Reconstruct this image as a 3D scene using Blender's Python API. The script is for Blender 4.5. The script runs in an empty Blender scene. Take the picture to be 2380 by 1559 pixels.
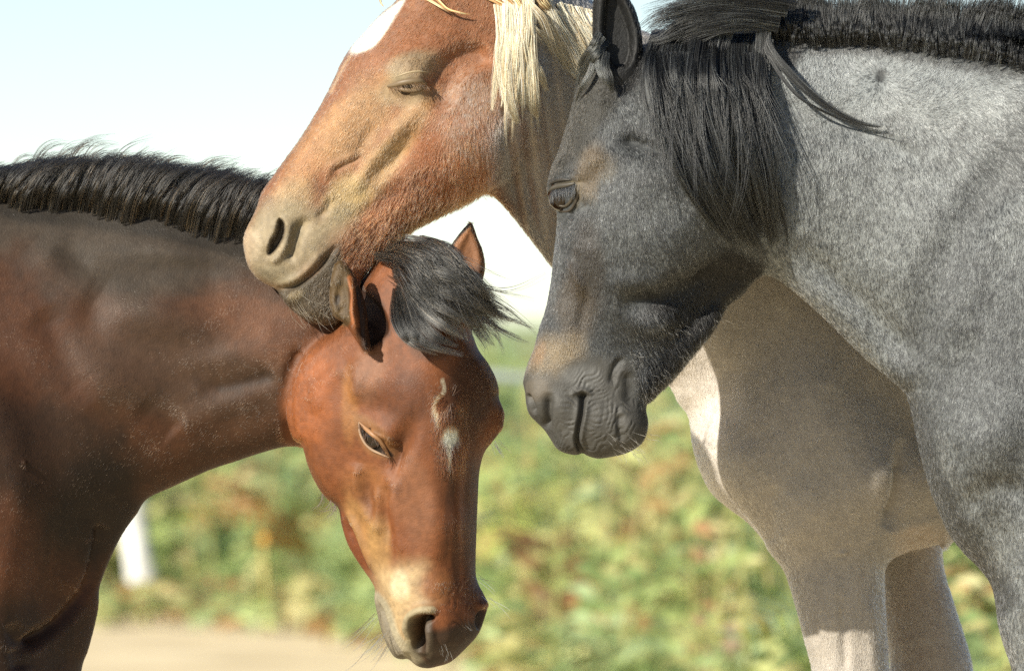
import bpy, bmesh, math, random
import numpy as np
from mathutils.kdtree import KDTree
rng = np.random.default_rng(7); random.seed(7)
R_ = math.radians
sc = bpy.context.scene
col = sc.collection
# ------------------------------------------------------------------ camera, sky, sun, exposure
CAM_Y, CAM_H, S = 12.0, 1.0, 0.00061          # camera distance, height, metres per reference unit at the horses
cam = bpy.data.objects.new('camera', bpy.data.cameras.new('camera')); col.objects.link(cam)
cam.location = (0, -CAM_Y, CAM_H); cam.rotation_euler = (R_(90), 0, 0)
cam.data.sensor_width = 36; cam.data.lens = 36*CAM_Y/(2380*S)
cam.data.shift_y = -34.5/2380
cam.data.clip_end = 6000
cam.data.dof.use_dof = True; cam.data.dof.focus_distance = CAM_Y-0.04; cam.data.dof.aperture_fstop = 6.3
sc.camera = cam
SUN_EL, SUN_AZ = R_(29), R_(46)                 # azimuth measured left of the camera's back
tosun = np.array([-math.sin(SUN_AZ)*math.cos(SUN_EL), -math.cos(SUN_AZ)*math.cos(SUN_EL), math.sin(SUN_EL)])
w = bpy.data.worlds.new('World'); sc.world = w; w.use_nodes = True
nt = w.node_tree; bg = nt.nodes['Background']
sky = nt.nodes.new('ShaderNodeTexSky'); sky.sky_type = 'NISHITA'; sky.sun_disc = False
sky.sun_elevation = SUN_EL; sky.sun_rotation = math.atan2(tosun[0], tosun[1])
sky.air_density = 0.63; sky.dust_density = 0.0; sky.ozone_density = 0.6
nt.links.new(sky.outputs[0], bg.inputs[0]); bg.inputs[1].default_value = 0.07
sun = bpy.data.objects.new('sun', bpy.data.lights.new('sun', 'SUN')); col.objects.link(sun)
sun.data.energy = 5.0; sun.data.angle = R_(0.55); sun.data.color = (1, .93, .80)
from mathutils import Vector
sun.rotation_euler = Vector(tosun).to_track_quat('Z', 'Y').to_euler()
vs = sc.view_settings; vs.view_transform = 'Standard'; vs.look = 'None'; vs.exposure = 0.85; vs.gamma = 1
vs.use_curve_mapping = False
sc.cycles.use_denoising = False; sc.cycles.sample_clamp_direct = 2.2; sc.cycles.sample_clamp_indirect = 3
sc.cycles.max_bounces = 10; sc.cycles.diffuse_bounces = 3; sc.cycles.glossy_bounces = 5
sc.cycles.transmission_bounces = 8; sc.cycles.transparent_max_bounces = 4
sc.cycles_curves.shape = 'RIBBONS'; sc.cycles_curves.subdivisions = 2

# ------------------------------------------------------------------ helpers
def aff(ox, oy, k): return lambda x, y: (ox+k*x, oy+k*y)
c1 = aff(518.7, 0, .50885); c2 = aff(1190, 0, .50885); c3 = aff(0, 274.6, .50885); c4 = aff(610.3, 488.2, .35235)
c5 = aff(610.3, 976.4, .37377); c6 = aff(1159.5, 579.7, .35235); c7 = aff(1525.7, 579.7, .6282); c8 = aff(0, 976.4, .3739)
e1 = aff(823.9, 91.5, .15662); e2 = aff(1190, 335.6, .15662); e3 = aff(762.8, 915.4, .1824); e4 = aff(854.4, 1312, .15855)
m6 = aff(1037.4, 0, .25638); m5 = aff(1769.8, 0, .31311)
def P(f, *a): return [f(a[i], a[i+1]) for i in range(0, len(a), 2)]
def L(*a): return [(a[i], a[i+1]) for i in range(0, len(a), 2)]
def X(px, y=0.0): return (np.asarray(px, float)-1190)*S*(CAM_Y+y)/CAM_Y
def Z(pz, y=0.0): return CAM_H-(np.asarray(pz, float)-745)*S*(CAM_Y+y)/CAM_Y
def PX(x, y=0.0): return 1190+x/(S*(CAM_Y+y)/CAM_Y)
def PZ(z, y=0.0): return 745-(z-CAM_H)/(S*(CAM_Y+y)/CAM_Y)
def lin(r, g, b):
    c = np.array([r, g, b])/255.; return np.where(c <= .04045, c/12.92, ((c+.055)/1.055)**2.4)
def sstep(a, b, x):
    t = np.clip((x-a)/(b-a), 0, 1); return t*t*(3-2*t)
def closed_spline(pts, n=5):
    p = np.array(pts, float); N = len(p); out = []
    t = np.arange(n)/n
    for i in range(N):
        a, b, c, d = p[i-1], p[i], p[(i+1) % N], p[(i+2) % N]
        for u in t:
            out.append(.5*((2*b)+(-a+c)*u+(2*a-5*b+4*c-d)*u*u+(-a+3*b-3*c+d)*u**3))
    return np.array(out)
def open_spline(pts, n):
    p = np.array(pts, float)
    q = np.vstack([2*p[0]-p[1], p, 2*p[-1]-p[-2]]); m = len(p)-1
    t = np.linspace(0, m-1e-6, n); i = t.astype(int); u = (t-i)[:, None]
    a, b, c, d = q[i], q[i+1], q[i+2], q[i+3]
    return .5*((2*b)+(-a+c)*u+(2*a-5*b+4*c-d)*u*u+(-a+3*b-3*c+d)*u**3)
def poly_sd(poly, gx, gz):                       # signed distance, positive inside
    x = gx.ravel().astype(np.float32); z = gz.ravel().astype(np.float32)
    d = np.full(x.shape, 1e9, np.float32); ins = np.zeros(x.shape, bool)
    q = np.asarray(poly, np.float32)
    for a, b in zip(q, np.roll(q, -1, 0)):
        ex, ez = b-a; wx, wz = x-a[0], z-a[1]
        t = np.clip((wx*ex+wz*ez)/(ex*ex+ez*ez+1e-12), 0, 1)
        dx, dz = wx-ex*t, wz-ez*t
        np.minimum(d, dx*dx+dz*dz, out=d)
        c = (a[1] <= z) != (b[1] <= z)
        if ez != 0: ins ^= c & (wx < ez*0+ex*wz/ez)
    d = np.sqrt(d); return np.where(ins, d, -d).reshape(gx.shape)
def line_d(pts, x, z):
    d = np.full(x.shape, 1e9); tt = np.zeros(x.shape); q = np.asarray(pts, float); n = len(q)-1
    for i in range(n):
        a, b = q[i], q[i+1]; ex, ez = b-a; wx, wz = x-a[0], z-a[1]
        t = np.clip((wx*ex+wz*ez)/(ex*ex+ez*ez+1e-12), 0, 1)
        e = (wx-ex*t)**2+(wz-ez*t)**2; m = e < d
        d[m] = e[m]; tt[m] = (i+t[m])/n
    return np.sqrt(d), tt
def rbf(ctrl, x, z):
    c = np.asarray(ctrl, float)
    if len(c) == 1: return np.full(x.shape, c[0, 2])
    sc_ = 300.
    p = c[:, :2]/sc_; n = len(c)
    r = np.sqrt(((p[:, None]-p[None])**2).sum(-1)+.02)
    A = np.block([[r, np.ones((n, 1))], [np.ones((1, n)), np.zeros((1, 1))]])
    wt = np.linalg.solve(A, np.append(c[:, 2], 0))
    out = np.full(x.shape, wt[-1])
    for i in range(n): out += wt[i]*np.sqrt((x/sc_-p[i, 0])**2+(z/sc_-p[i, 1])**2+.02)
    return np.clip(out, c[:, 2].min(), c[:, 2].max())
def blur(a, sg):
    n0, n1 = a.shape; p = int(3*sg)+1
    b = np.pad(a, p, mode='edge'); f = np.fft.rfft2(b)
    k0 = np.fft.fftfreq(b.shape[0])[:, None]; k1 = np.fft.rfftfreq(b.shape[1])[None]
    return np.fft.irfft2(f*np.exp(-2*np.pi**2*sg*sg*(k0**2+k1**2)), b.shape)[p:p+n0, p:p+n1]
_lat = rng.random((32, 32, 32)).astype(np.float32)
def noise(p, scale, seed=0):                      # value noise 0..1
    q = np.asarray(p)*scale+seed*7.31; i = np.floor(q).astype(int); f = q-i; f = f*f*(3-2*f); i &= 31; j = (i+1) & 31
    r = 0
    for a in (0, 1):
        for b in (0, 1):
            for c in (0, 1):
                wgt = (f[:, 0] if a else 1-f[:, 0])*(f[:, 1] if b else 1-f[:, 1])*(f[:, 2] if c else 1-f[:, 2])
                r = r+wgt*_lat[(j if a else i)[:, 0], (j if b else i)[:, 1], (j if c else i)[:, 2]]
    return r
def fnoise(p, scale, seed=0): return .6*noise(p, scale, seed)+.27*noise(p, scale*2.1, seed+1)+.13*noise(p, scale*4.3, seed+2)

def part_field(part, gx, gz, gy):
    """implicit volume of one body part from its outline, thickness and depth"""
    pl = np.array(closed_spline(part['poly']))
    yv = rbf(part['y'], pl[:, 0], pl[:, 1])*S
    pw = np.stack([X(pl[:, 0], yv), Z(pl[:, 1], yv)], 1)
    y0 = float(np.mean(yv))
    px, pz = PX(gx, y0), PZ(gz, y0)
    yc = (rbf(part['y'], px, pz)*S).astype(np.float32); T = (rbf(part['T'], px, pz)*S).astype(np.float32)
    d = poly_sd(pw, gx, gz); R = part['R']*S; h = gx[1, 0]-gx[0, 0]
    g = 1-(1-np.minimum(d/R, 1))**2
    gb = blur(np.where(g > 0, g, 0), part.get('b', .28)*R/h)
    wgt = sstep(.25, .8, d/R); g = g*(1-wgt)+gb*wgt
    Xp = np.sqrt(np.maximum(1-g, 0)).astype(np.float32)
    Y = (gy[None, None, :]-yc[:, :, None])
    if 'cut' in part: pass
    a = Y/T[:, :, None]; r = np.sqrt(a*a+(Xp*Xp)[:, :, None])
    den = np.sqrt((a/T[:, :, None])**2+((Xp/R)**2)[:, :, None])+1e-4
    return ((r-1)*r/den).astype(np.float32)
def smin(a, b, k):
    h = np.maximum(k-np.abs(a-b), 0)/k
    return np.minimum(a, b)-h*h*k*.25
def surface_nets(F, org, h):
    ins = F < 0
    nx, ny, nz = F.shape
    cnt = np.zeros((nx-1, ny-1, nz-1), np.int8)
    for a in (0, 1):
        for b in (0, 1):
            for c in (0, 1): cnt += ins[a:nx-1+a, b:ny-1+b, c:nz-1+c]
    I = np.argwhere((cnt > 0) & (cnt < 8)); N = len(I)
    idx = np.full(cnt.shape, -1, np.int32); idx[I[:, 0], I[:, 1], I[:, 2]] = np.arange(N)
    cor = [(a, b, c) for a in (0, 1) for b in (0, 1) for c in (0, 1)]
    V = {k: F[I[:, 0]+k[0], I[:, 1]+k[1], I[:, 2]+k[2]] for k in cor}
    acc = np.zeros((N, 3)); n = np.zeros(N)
    for k in cor:
        for ax in range(3):
            if k[ax]: continue
            k2 = list(k); k2[ax] = 1; k2 = tuple(k2)
            va, vb = V[k], V[k2]; m = (va < 0) != (vb < 0)
            t = va[m]/(va[m]-vb[m]); p = np.tile(np.array(k, float), (m.sum(), 1)); p[:, ax] = t
            acc[m] += p; n[m] += 1
    pos = (I+acc/n[:, None])*h+org
    quads = []
    for ax in range(3):
        o1, o2 = (ax+1) % 3, (ax+2) % 3
        sl0 = [slice(1, -1)]*3; sl0[ax] = slice(0, -1); sl1 = list(sl0); sl1[ax] = slice(1, None)
        A, B = ins[tuple(sl0)], ins[tuple(sl1)]
        E = np.argwhere(A != B); sgn = A[A != B]
        off = np.ones(3, int); off[ax] = 0; E = E+off
        def cell(d1, d2):
            q = E.copy(); q[:, o1] -= d1; q[:, o2] -= d2; return idx[q[:, 0], q[:, 1], q[:, 2]]
        q = np.stack([cell(1, 1), cell(0, 1), cell(0, 0), cell(1, 0)], 1)
        q[~sgn] = q[~sgn][:, ::-1]; quads.append(q)
    return pos, np.vstack(quads)
def laplace(pos, quads, it):
    e = np.vstack([quads[:, [0, 1]], quads[:, [1, 2]], quads[:, [2, 3]], quads[:, [3, 0]]])
    deg = np.maximum(np.bincount(e[:, 0], minlength=len(pos)), 1)
    for i in range(it):
        lam = .5 if i % 2 == 0 else -.52
        a = np.stack([np.bincount(e[:, 0], pos[e[:, 1], k], len(pos)) for k in range(3)], 1)/deg[:, None]
        pos = pos+lam*(a-pos)
    return pos
def vnormals(pos, quads):
    n = np.cross(pos[quads[:, 2]]-pos[quads[:, 0]], pos[quads[:, 3]]-pos[quads[:, 1]])
    out = np.stack([np.bincount(quads.ravel(), np.repeat(n[:, k], 4), len(pos)) for k in range(3)], 1)
    return out/(np.linalg.norm(out, axis=1)[:, None]+1e-12)

def link(name, data, parent=None, mat=None):
    o = bpy.data.objects.new(name, data); col.objects.link(o)
    if parent: o.parent = parent
    if mat: data.materials.append(mat)
    return o
def tag(o, label=None, cat=None, group=None, kind=None):
    if label: o['label'] = label
    if cat: o['category'] = cat
    if group: o['group'] = group
    if kind: o['kind'] = kind
    return o
def mesh(name, v, f, smooth=True):
    m = bpy.data.meshes.new(name); v = np.asarray(v, np.float32); f = np.asarray(f, np.int32)
    k = f.shape[1]
    m.vertices.add(len(v)); m.vertices.foreach_set('co', v.ravel())
    m.loops.add(f.size); m.loops.foreach_set('vertex_index', f.ravel())
    m.polygons.add(len(f)); m.polygons.foreach_set('loop_start', np.arange(len(f), dtype=np.int32)*k)
    m.update(calc_edges=True); m.validate()
    if smooth: m.polygons.foreach_set('use_smooth', np.ones(len(m.polygons), bool))
    return m
def set_col(m, name, c, dom='POINT'):
    a = m.attributes.new(name, 'FLOAT_COLOR', dom)
    a.data.foreach_set('color', np.hstack([c, np.ones((len(c), 1))]).astype(np.float32).ravel())
def curves(name, pos, rad, colr, parent, mat):
    """pos (N,K,3), rad (N,K) or (K,), colr (N,3): hair strands as one curves object"""
    N, K = pos.shape[:2]
    hc = bpy.data.hair_curves.new(name); hc.add_curves([K]*N)
    hc.attributes['position'].data.foreach_set('vector', pos.astype(np.float32).ravel())
    ra = hc.attributes.get('radius') or hc.attributes.new('radius', 'FLOAT', 'POINT')
    ra.data.foreach_set('value', np.broadcast_to(rad, (N, K)).astype(np.float32).ravel())
    a = hc.attributes.new('coat', 'FLOAT_COLOR', 'CURVE')
    a.data.foreach_set('color', np.hstack([colr, np.ones((N, 1))]).astype(np.float32).ravel())
    return link(name, hc, parent, mat)

# ------------------------------------------------------------------ materials
def mat(name, base=None, rough=.6, attr=None, spec=.5, **kw):
    m = bpy.data.materials.new(name); m.use_nodes = True; n = m.node_tree.nodes; b = n['Principled BSDF']
    b.inputs['Roughness'].default_value = rough; b.inputs['Specular IOR Level'].default_value = spec
    if base is not None: b.inputs['Base Color'].default_value = (*base, 1)
    if attr:
        a = n.new('ShaderNodeAttribute'); a.attribute_name = attr; m.node_tree.links.new(a.outputs['Color'], b.inputs['Base Color'])
    for k, v in kw.items(): b.inputs[k.replace('_', ' ')].default_value = v
    return m
def skin_mat(name, rough=.6):
    m = mat(name, rough=rough, attr='coat', spec=.3); n = m.node_tree.nodes; l = m.node_tree.links; b = n['Principled BSDF']
    t = n.new('ShaderNodeTexNoise'); t.inputs['Scale'].default_value = 420; t.inputs['Detail'].default_value = 3
    tc = n.new('ShaderNodeTexCoord'); l.new(tc.outputs['Object'], t.inputs['Vector'])
    bp = n.new('ShaderNodeBump'); bp.inputs['Strength'].default_value = .35; bp.inputs['Distance'].default_value = .002
    l.new(t.outputs['Fac'], bp.inputs['Height']); l.new(bp.outputs[0], b.inputs['Normal'])
    return m
def hair_mat(name, rough=.3, radial=.4, coat=0.):
    m = bpy.data.materials.new(name); m.use_nodes = True; n = m.node_tree.nodes; l = m.node_tree.links; n.remove(n['Principled BSDF'])
    h = n.new('ShaderNodeBsdfHairPrincipled'); h.model = 'CHIANG'; h.parametrization = 'COLOR'
    at = n.new('ShaderNodeAttribute'); at.attribute_name = 'coat'; l.new(at.outputs['Color'], h.inputs['Color'])
    h.inputs['Roughness'].default_value = rough; h.inputs['Radial Roughness'].default_value = radial; h.inputs['Coat'].default_value = coat
    h.inputs['Random Roughness'].default_value = .25
    l.new(h.outputs[0], n['Material Output'].inputs[0]); return m

# ------------------------------------------------------------------ horse builder
class Horse:
    def __init__(s, name, label, parts, box, h, yref, feats, paint, flow, coat_n, coat_len, bare, hmat, extra_y=0):
        """parts: outlines; feats: relief; paint: coat colours, with some light and shade painted in; flow: which way the hair lies"""
        s.name, s.yref = name, yref
        x0, x1, z0, z1, ya, yb = box
        gxv = np.arange(X(x0), X(x1), h, dtype=np.float32); gzv = np.arange(Z(z1), Z(z0), h, dtype=np.float32); gyv = np.arange(ya, yb, h, dtype=np.float32)
        F = None
        for p in parts:
            gx, gz = np.meshgrid(gxv, gzv, indexing='ij')
            f = part_field(p, gx, gz, gyv)
            F = f if F is None else smin(F, f, p.get('k', 25)*S)
        F[[0, -1]] = .01; F[:, [0, -1]] = .01; F[:, :, [0, -1]] = .01
        pos, quads = surface_nets(F, np.array([gxv[0], gzv[0], gyv[0]]), h)
        del F
        pos = pos[:, [0, 2, 1]]; quads = quads[:, ::-1]
        pos = laplace(pos, quads, 8)
        nrm = vnormals(pos, quads)
        px, pz = s.to_p(pos)
        fr = feats.get('fine')
        if fr:                                          # finer mesh where the skin is wrinkled
            msk = np.zeros(len(pos), bool)
            for (cx, cz, r) in fr: msk |= (px-cx)**2+(pz-cz)**2 < r*r
            msk &= nrm[:, 1] < .3
            m0 = mesh('tmp', pos, quads); bm = bmesh.new(); bm.from_mesh(m0); bm.verts.ensure_lookup_table()
            ed = [e for e in bm.edges if msk[e.verts[0].index] and msk[e.verts[1].index]]
            bmesh.ops.subdivide_edges(bm, edges=ed, cuts=1, use_grid_fill=True)
            bm.to_mesh(m0); bm.free()
            me = m0
        else: me = mesh('tmp', pos, quads)
        me.name = name
        nv = len(me.vertices); pos = np.zeros(nv*3, np.float32); me.vertices.foreach_get('co', pos); pos = pos.reshape(-1, 3).astype(float)
        nrm = np.zeros(nv*3, np.float32); me.vertex_normals.foreach_get('vector', nrm); nrm = nrm.reshape(-1, 3).astype(float)
        px, pz = s.to_p(pos)
        D = s.relief(px, pz, feats, pos)
        wgt = sstep(.05, .55, -nrm[:, 1])
        if feats.get('both'): wgt = np.maximum(wgt, sstep(.05, .55, nrm[:, 1]))
        pos = pos+nrm*(D*wgt*S)[:, None]
        me.vertices.foreach_set('co', pos.astype(np.float32).ravel()); me.update()
        me.polygons.foreach_set('use_smooth', np.ones(len(me.polygons), bool))
        me.vertex_normals.foreach_get('vector', (n2 := np.zeros(nv*3, np.float32))); nrm = n2.reshape(-1, 3).astype(float)
        s.paint = paint; s.pos, s.nrm = pos, nrm
        base, roan, light = s.colour(px, pz, pos)
        c = base*(1-roan[:, None])+light*roan[:, None]
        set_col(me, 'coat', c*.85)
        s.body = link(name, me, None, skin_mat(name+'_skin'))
        tag(s.body, label, 'horse')
        fm = nrm[:, 1] < -.05
        s.fi = np.where(fm)[0]; kd = KDTree(len(s.fi))
        for k, i in enumerate(s.fi): kd.insert((pos[i, 0], pos[i, 2], 0), k)
        kd.balance(); s.kd = kd
        s.grow(me, flow, coat_n, coat_len, bare, hmat)
    def to_p(s, pos):
        y = s.yref(pos[:, 0]) if callable(s.yref) else s.yref
        return PX(pos[:, 0], y), PZ(pos[:, 2], y)
    def relief(s, px, pz, feats, pos):
        D = np.zeros(len(px))
        for f in feats['list']:
            if f[0] == 'ridge':                             # pts, half width, height, taper
                _, pts, wd, ht = f[:4]
                q = open_spline(pts, max(8, 4*len(pts))) if len(pts) > 2 else pts
                q = np.asarray(q); bb = 3*wd
                m = (px > q[:, 0].min()-bb) & (px < q[:, 0].max()+bb) & (pz > q[:, 1].min()-bb) & (pz < q[:, 1].max()+bb)
                d, t = line_d(q, px[m], pz[m]); tp = np.clip(np.minimum(t, 1-t)*5, 0, 1) if len(f) < 5 or f[4] else 1
                D[m] += ht*np.exp(-(d/wd)**2)*tp
            elif f[0] == 'blob':                            # cx, cz, rx, rz, angle, height
                _, (cx, cz), rx, rz, an, ht = f[:6]; a = R_(an)
                u = ((px-cx)*math.cos(a)+(pz-cz)*math.sin(a))/rx; v = (-(px-cx)*math.sin(a)+(pz-cz)*math.cos(a))/rz
                D += ht*np.exp(-(u*u+v*v))
            elif f[0] == 'pit':                             # polygon with soft wall
                _, pts, soft, ht = f
                q = closed_spline(pts, 4); m = (px > q[:, 0].min()-20) & (px < q[:, 0].max()+20) & (pz > q[:, 1].min()-20) & (pz < q[:, 1].max()+20)
                d = poly_sd(q, px[m], pz[m]); D[m] += ht*sstep(-soft*.5, soft, d)
            elif f[0] == 'wave':                            # skin wrinkles: centre, radii, direction, wavelength, height
                _, (cx, cz), rx, rz, an, lam, ht, warp = f; a = R_(an)
                u = (px-cx)/rx; v = (pz-cz)/rz; mk = np.exp(-(u*u+v*v)**2)
                m = mk > .02
                q = ((px-cx)*math.cos(a)+(pz-cz)*math.sin(a))*.5
                nz_ = fnoise(pos[m], 55, 3)-.5; n3 = noise(pos[m], 110, 9); ph0 = 1.3*(noise(pos[m], 45, 8)-.5)
                ph = np.sin(2*np.pi*(q[m]/lam+(warp*.9+.25)*nz_+ph0*1.0))
                D[m] += ht*.36*mk[m]*(np.sqrt(np.abs(ph))*1.8-1.2)*np.clip(-.25+2.2*n3, 0, 1.6)
        D *= feats.get('gain', 1)
        D += feats.get('rough', 3)*(fnoise(pos, 16, 5)-.5)+feats.get('rough2', 1.2)*(fnoise(pos, 60, 6)-.5)
        return D
    def colour(s, px, pz, pos):
        base = np.tile(s.paint['base'], (len(px), 1)); roan = np.full(len(px), s.paint.get('roan', 0.)); light = np.tile(s.paint.get('light', np.array([.5, .5, .5])), (len(px), 1))
        wob = (fnoise(pos, 22, 11)-.5)
        for f in s.paint['list']:
            if f[0] == 'blob':
                _, (cx, cz), rx, rz, an, c, st = f[:7]; a = R_(an)
                u = ((px-cx)*math.cos(a)+(pz-cz)*math.sin(a))/rx; v = (-(px-cx)*math.sin(a)+(pz-cz)*math.cos(a))/rz
                k = st*sstep(1.25, .55, np.sqrt(u*u+v*v)+wob*.7)
            elif f[0] == 'line':
                _, pts, wd, c, st = f[:5]; d, _t = line_d(open_spline(pts, 4*len(pts)), px, pz); k = st*sstep(1.3, .5, d/wd+wob*.7)
            elif f[0] == 'poly':
                _, pts, soft, c, st = f[:5]; d = poly_sd(closed_spline(pts, 4), px, pz); k = st*sstep(-soft, soft, d+wob*soft*1.6)
            ch = f[7] if f[0] == 'blob' and len(f) > 7 else (f[5] if f[0] != 'blob' and len(f) > 5 else 'b')
            k = np.asarray(k, float)
            if ch == 'b': base = base*(1-k[:, None])+np.asarray(c)*k[:, None]
            elif ch == 'r': roan = roan*(1-k)+c*k
            elif ch == 'br': base = base*(1-k[:, None])+np.asarray(c)*k[:, None]; roan = roan*(1-k)
        mott = s.paint.get('mottle', .35)
        base = base*(1+mott*(fnoise(pos, 35, 21)-.5)*2*.6+mott*(noise(pos, 190, 22)-.5))[:, None]
        roan = np.clip(roan+(roan*(1-roan)*4)*s.paint.get('rm', .5)*((fnoise(pos, 60, 23)-.5)*.28+(noise(pos, 230, 24)-.5)*.48), 0, 1)
        lum = (base*[.25, .6, .15]).sum(1)[:, None]; ds = s.paint.get('desat', 0); base = (base*(1-ds)+lum*ds)*s.paint.get('gain', 1)
        return np.clip(base, .004, .9), roan, light
    def surf(s, px, pz, y=None):
        y = s.yref if not callable(s.yref) else float(s.yref(np.array([X(px)]))[0])
        co, k, d = s.kd.find((float(X(px, y)), float(Z(pz, y)), 0))
        best = [(s.pos[s.fi[q[1]], 1], s.fi[q[1]]) for q in s.kd.find_n((float(X(px, y)), float(Z(pz, y)), 0), 8)]
        i = min(best)[1]
        return np.array([float(X(px, y)), s.pos[i, 1], float(Z(pz, y))]), s.nrm[i]
    def grow(s, me, flow, N, ln, bare, hmat):
        nt_ = len(me.polygons)
        me.calc_loop_triangles(); T = np.zeros(len(me.loop_triangles)*3, np.int32); me.loop_triangles.foreach_get('vertices', T); T = T.reshape(-1, 3)
        A, B, C = s.pos[T[:, 0]], s.pos[T[:, 1]], s.pos[T[:, 2]]
        cr = np.cross(B-A, C-A); ar = np.linalg.norm(cr, axis=1)
        ny = cr[:, 1]/(ar+1e-15)
        wt = ar*sstep(.45, .1, ny)*(.35+.65*np.clip(-ny, 0, 1)+.5*(np.abs(ny) < .35))
        cen = (A+B+C)/3; cp = s.to_p(cen)
        wt *= (cp[0] > -60) & (cp[0] < 2440) & (cp[1] > -60) & (cp[1] < 1620)
        if 'keep' in flow: wt *= flow['keep'](cp[0], cp[1])
        t = rng.choice(len(T), N, p=wt/wt.sum())
        u = rng.random((N, 2)); u = np.where(u.sum(1)[:, None] > 1, 1-u, u)
        p = A[t]+(B-A)[t]*u[:, :1]+(C-A)[t]*u[:, 1:]
        n = s.nrm[T[t, 0]]*(1-u.sum(1))[:, None]+s.nrm[T[t, 1]]*u[:, :1]+s.nrm[T[t, 2]]*u[:, 1:]
        n /= np.linalg.norm(n, axis=1)[:, None]+1e-9
        px, pz = s.to_p(p)
        fx = np.zeros(N); fz = np.zeros(N); sw = np.zeros(N)
        for (cx, cz, dx, dz) in flow['v']:
            q = 1/(((px-cx)**2+(pz-cz)**2)/1e4+.05)**1.5; fx += q*dx; fz += q*dz; sw += q
        fx /= sw; fz /= sw
        for (cx, cz, r) in flow.get('whorl', []):
            dx, dz = px-cx, pz-cz; rr = np.sqrt(dx*dx+dz*dz)+1; k = np.exp(-(rr/r)**2)
            fx = fx*(1-k)+k*dx/rr; fz = fz*(1-k)+k*dz/rr
        d = np.stack([fx, np.zeros(N), -fz], 1); d += rng.normal(0, flow.get('jit', .12), (N, 3))
        clump = np.stack([noise(p, 260, 31), noise(p, 260, 32), noise(p, 260, 33)], 1)-.5; d += clump*flow.get('clump', .5)
        d -= n*(d*n).sum(1)[:, None]; d /= np.linalg.norm(d, axis=1)[:, None]+1e-9
        lift = flow.get('lift', .22)*(.5+rng.random(N))
        lk = np.ones(N); dens = np.ones(N, bool)
        for (pts, f) in bare:                                 # short-haired areas
            k = sstep(-34, 26, poly_sd(closed_spline(pts, 4), px, pz)+(fnoise(p, 40, 51)-.5)*30); lk *= 1-k*(1-f)
        for (pts, f) in flow.get('long', []):
            k = sstep(-20, 20, poly_sd(closed_spline(pts, 4), px, pz)); lk *= 1+k*(f-1); lift = lift*(1+k*.9)
        dens = rng.random(N) < np.clip(lk*2.4, .3, 1)
        l = ln*lk*(.65+.7*rng.random(N))
        r0 = p-n*.0006
        p1 = r0+l[:, None]*.5*(d+n*lift[:, None]); p2 = r0+l[:, None]*(d+n*(lift*.75)[:, None])
        pos = np.stack([r0, p1, p2], 1)[dens]
        base, roan, light = s.colour(px+rng.normal(0, 3.2, N)+fx*(rng.random(N)-.5)*14, pz+rng.normal(0, 3.2, N)+fz*(rng.random(N)-.5)*14, p)
        isl = rng.random(N) < roan
        c = np.where(isl[:, None], light, base)*(1+rng.normal(0, s.paint.get('var', .12), N))[:, None]
        tp = s.paint.get('tips'); 
        if tp is not None:
            q = (rng.random(N) < tp[1])[:, None]; c = np.where(q, c*(1-.6)+np.asarray(tp[0])*.6, c)
        c = np.clip(c, .004, .9)[dens]
        rad = np.array([.00027, .00024, .00009])
        o = curves('coat_hair', pos, rad, c, s.body, hmat); tag(o, kind='stuff')

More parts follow.
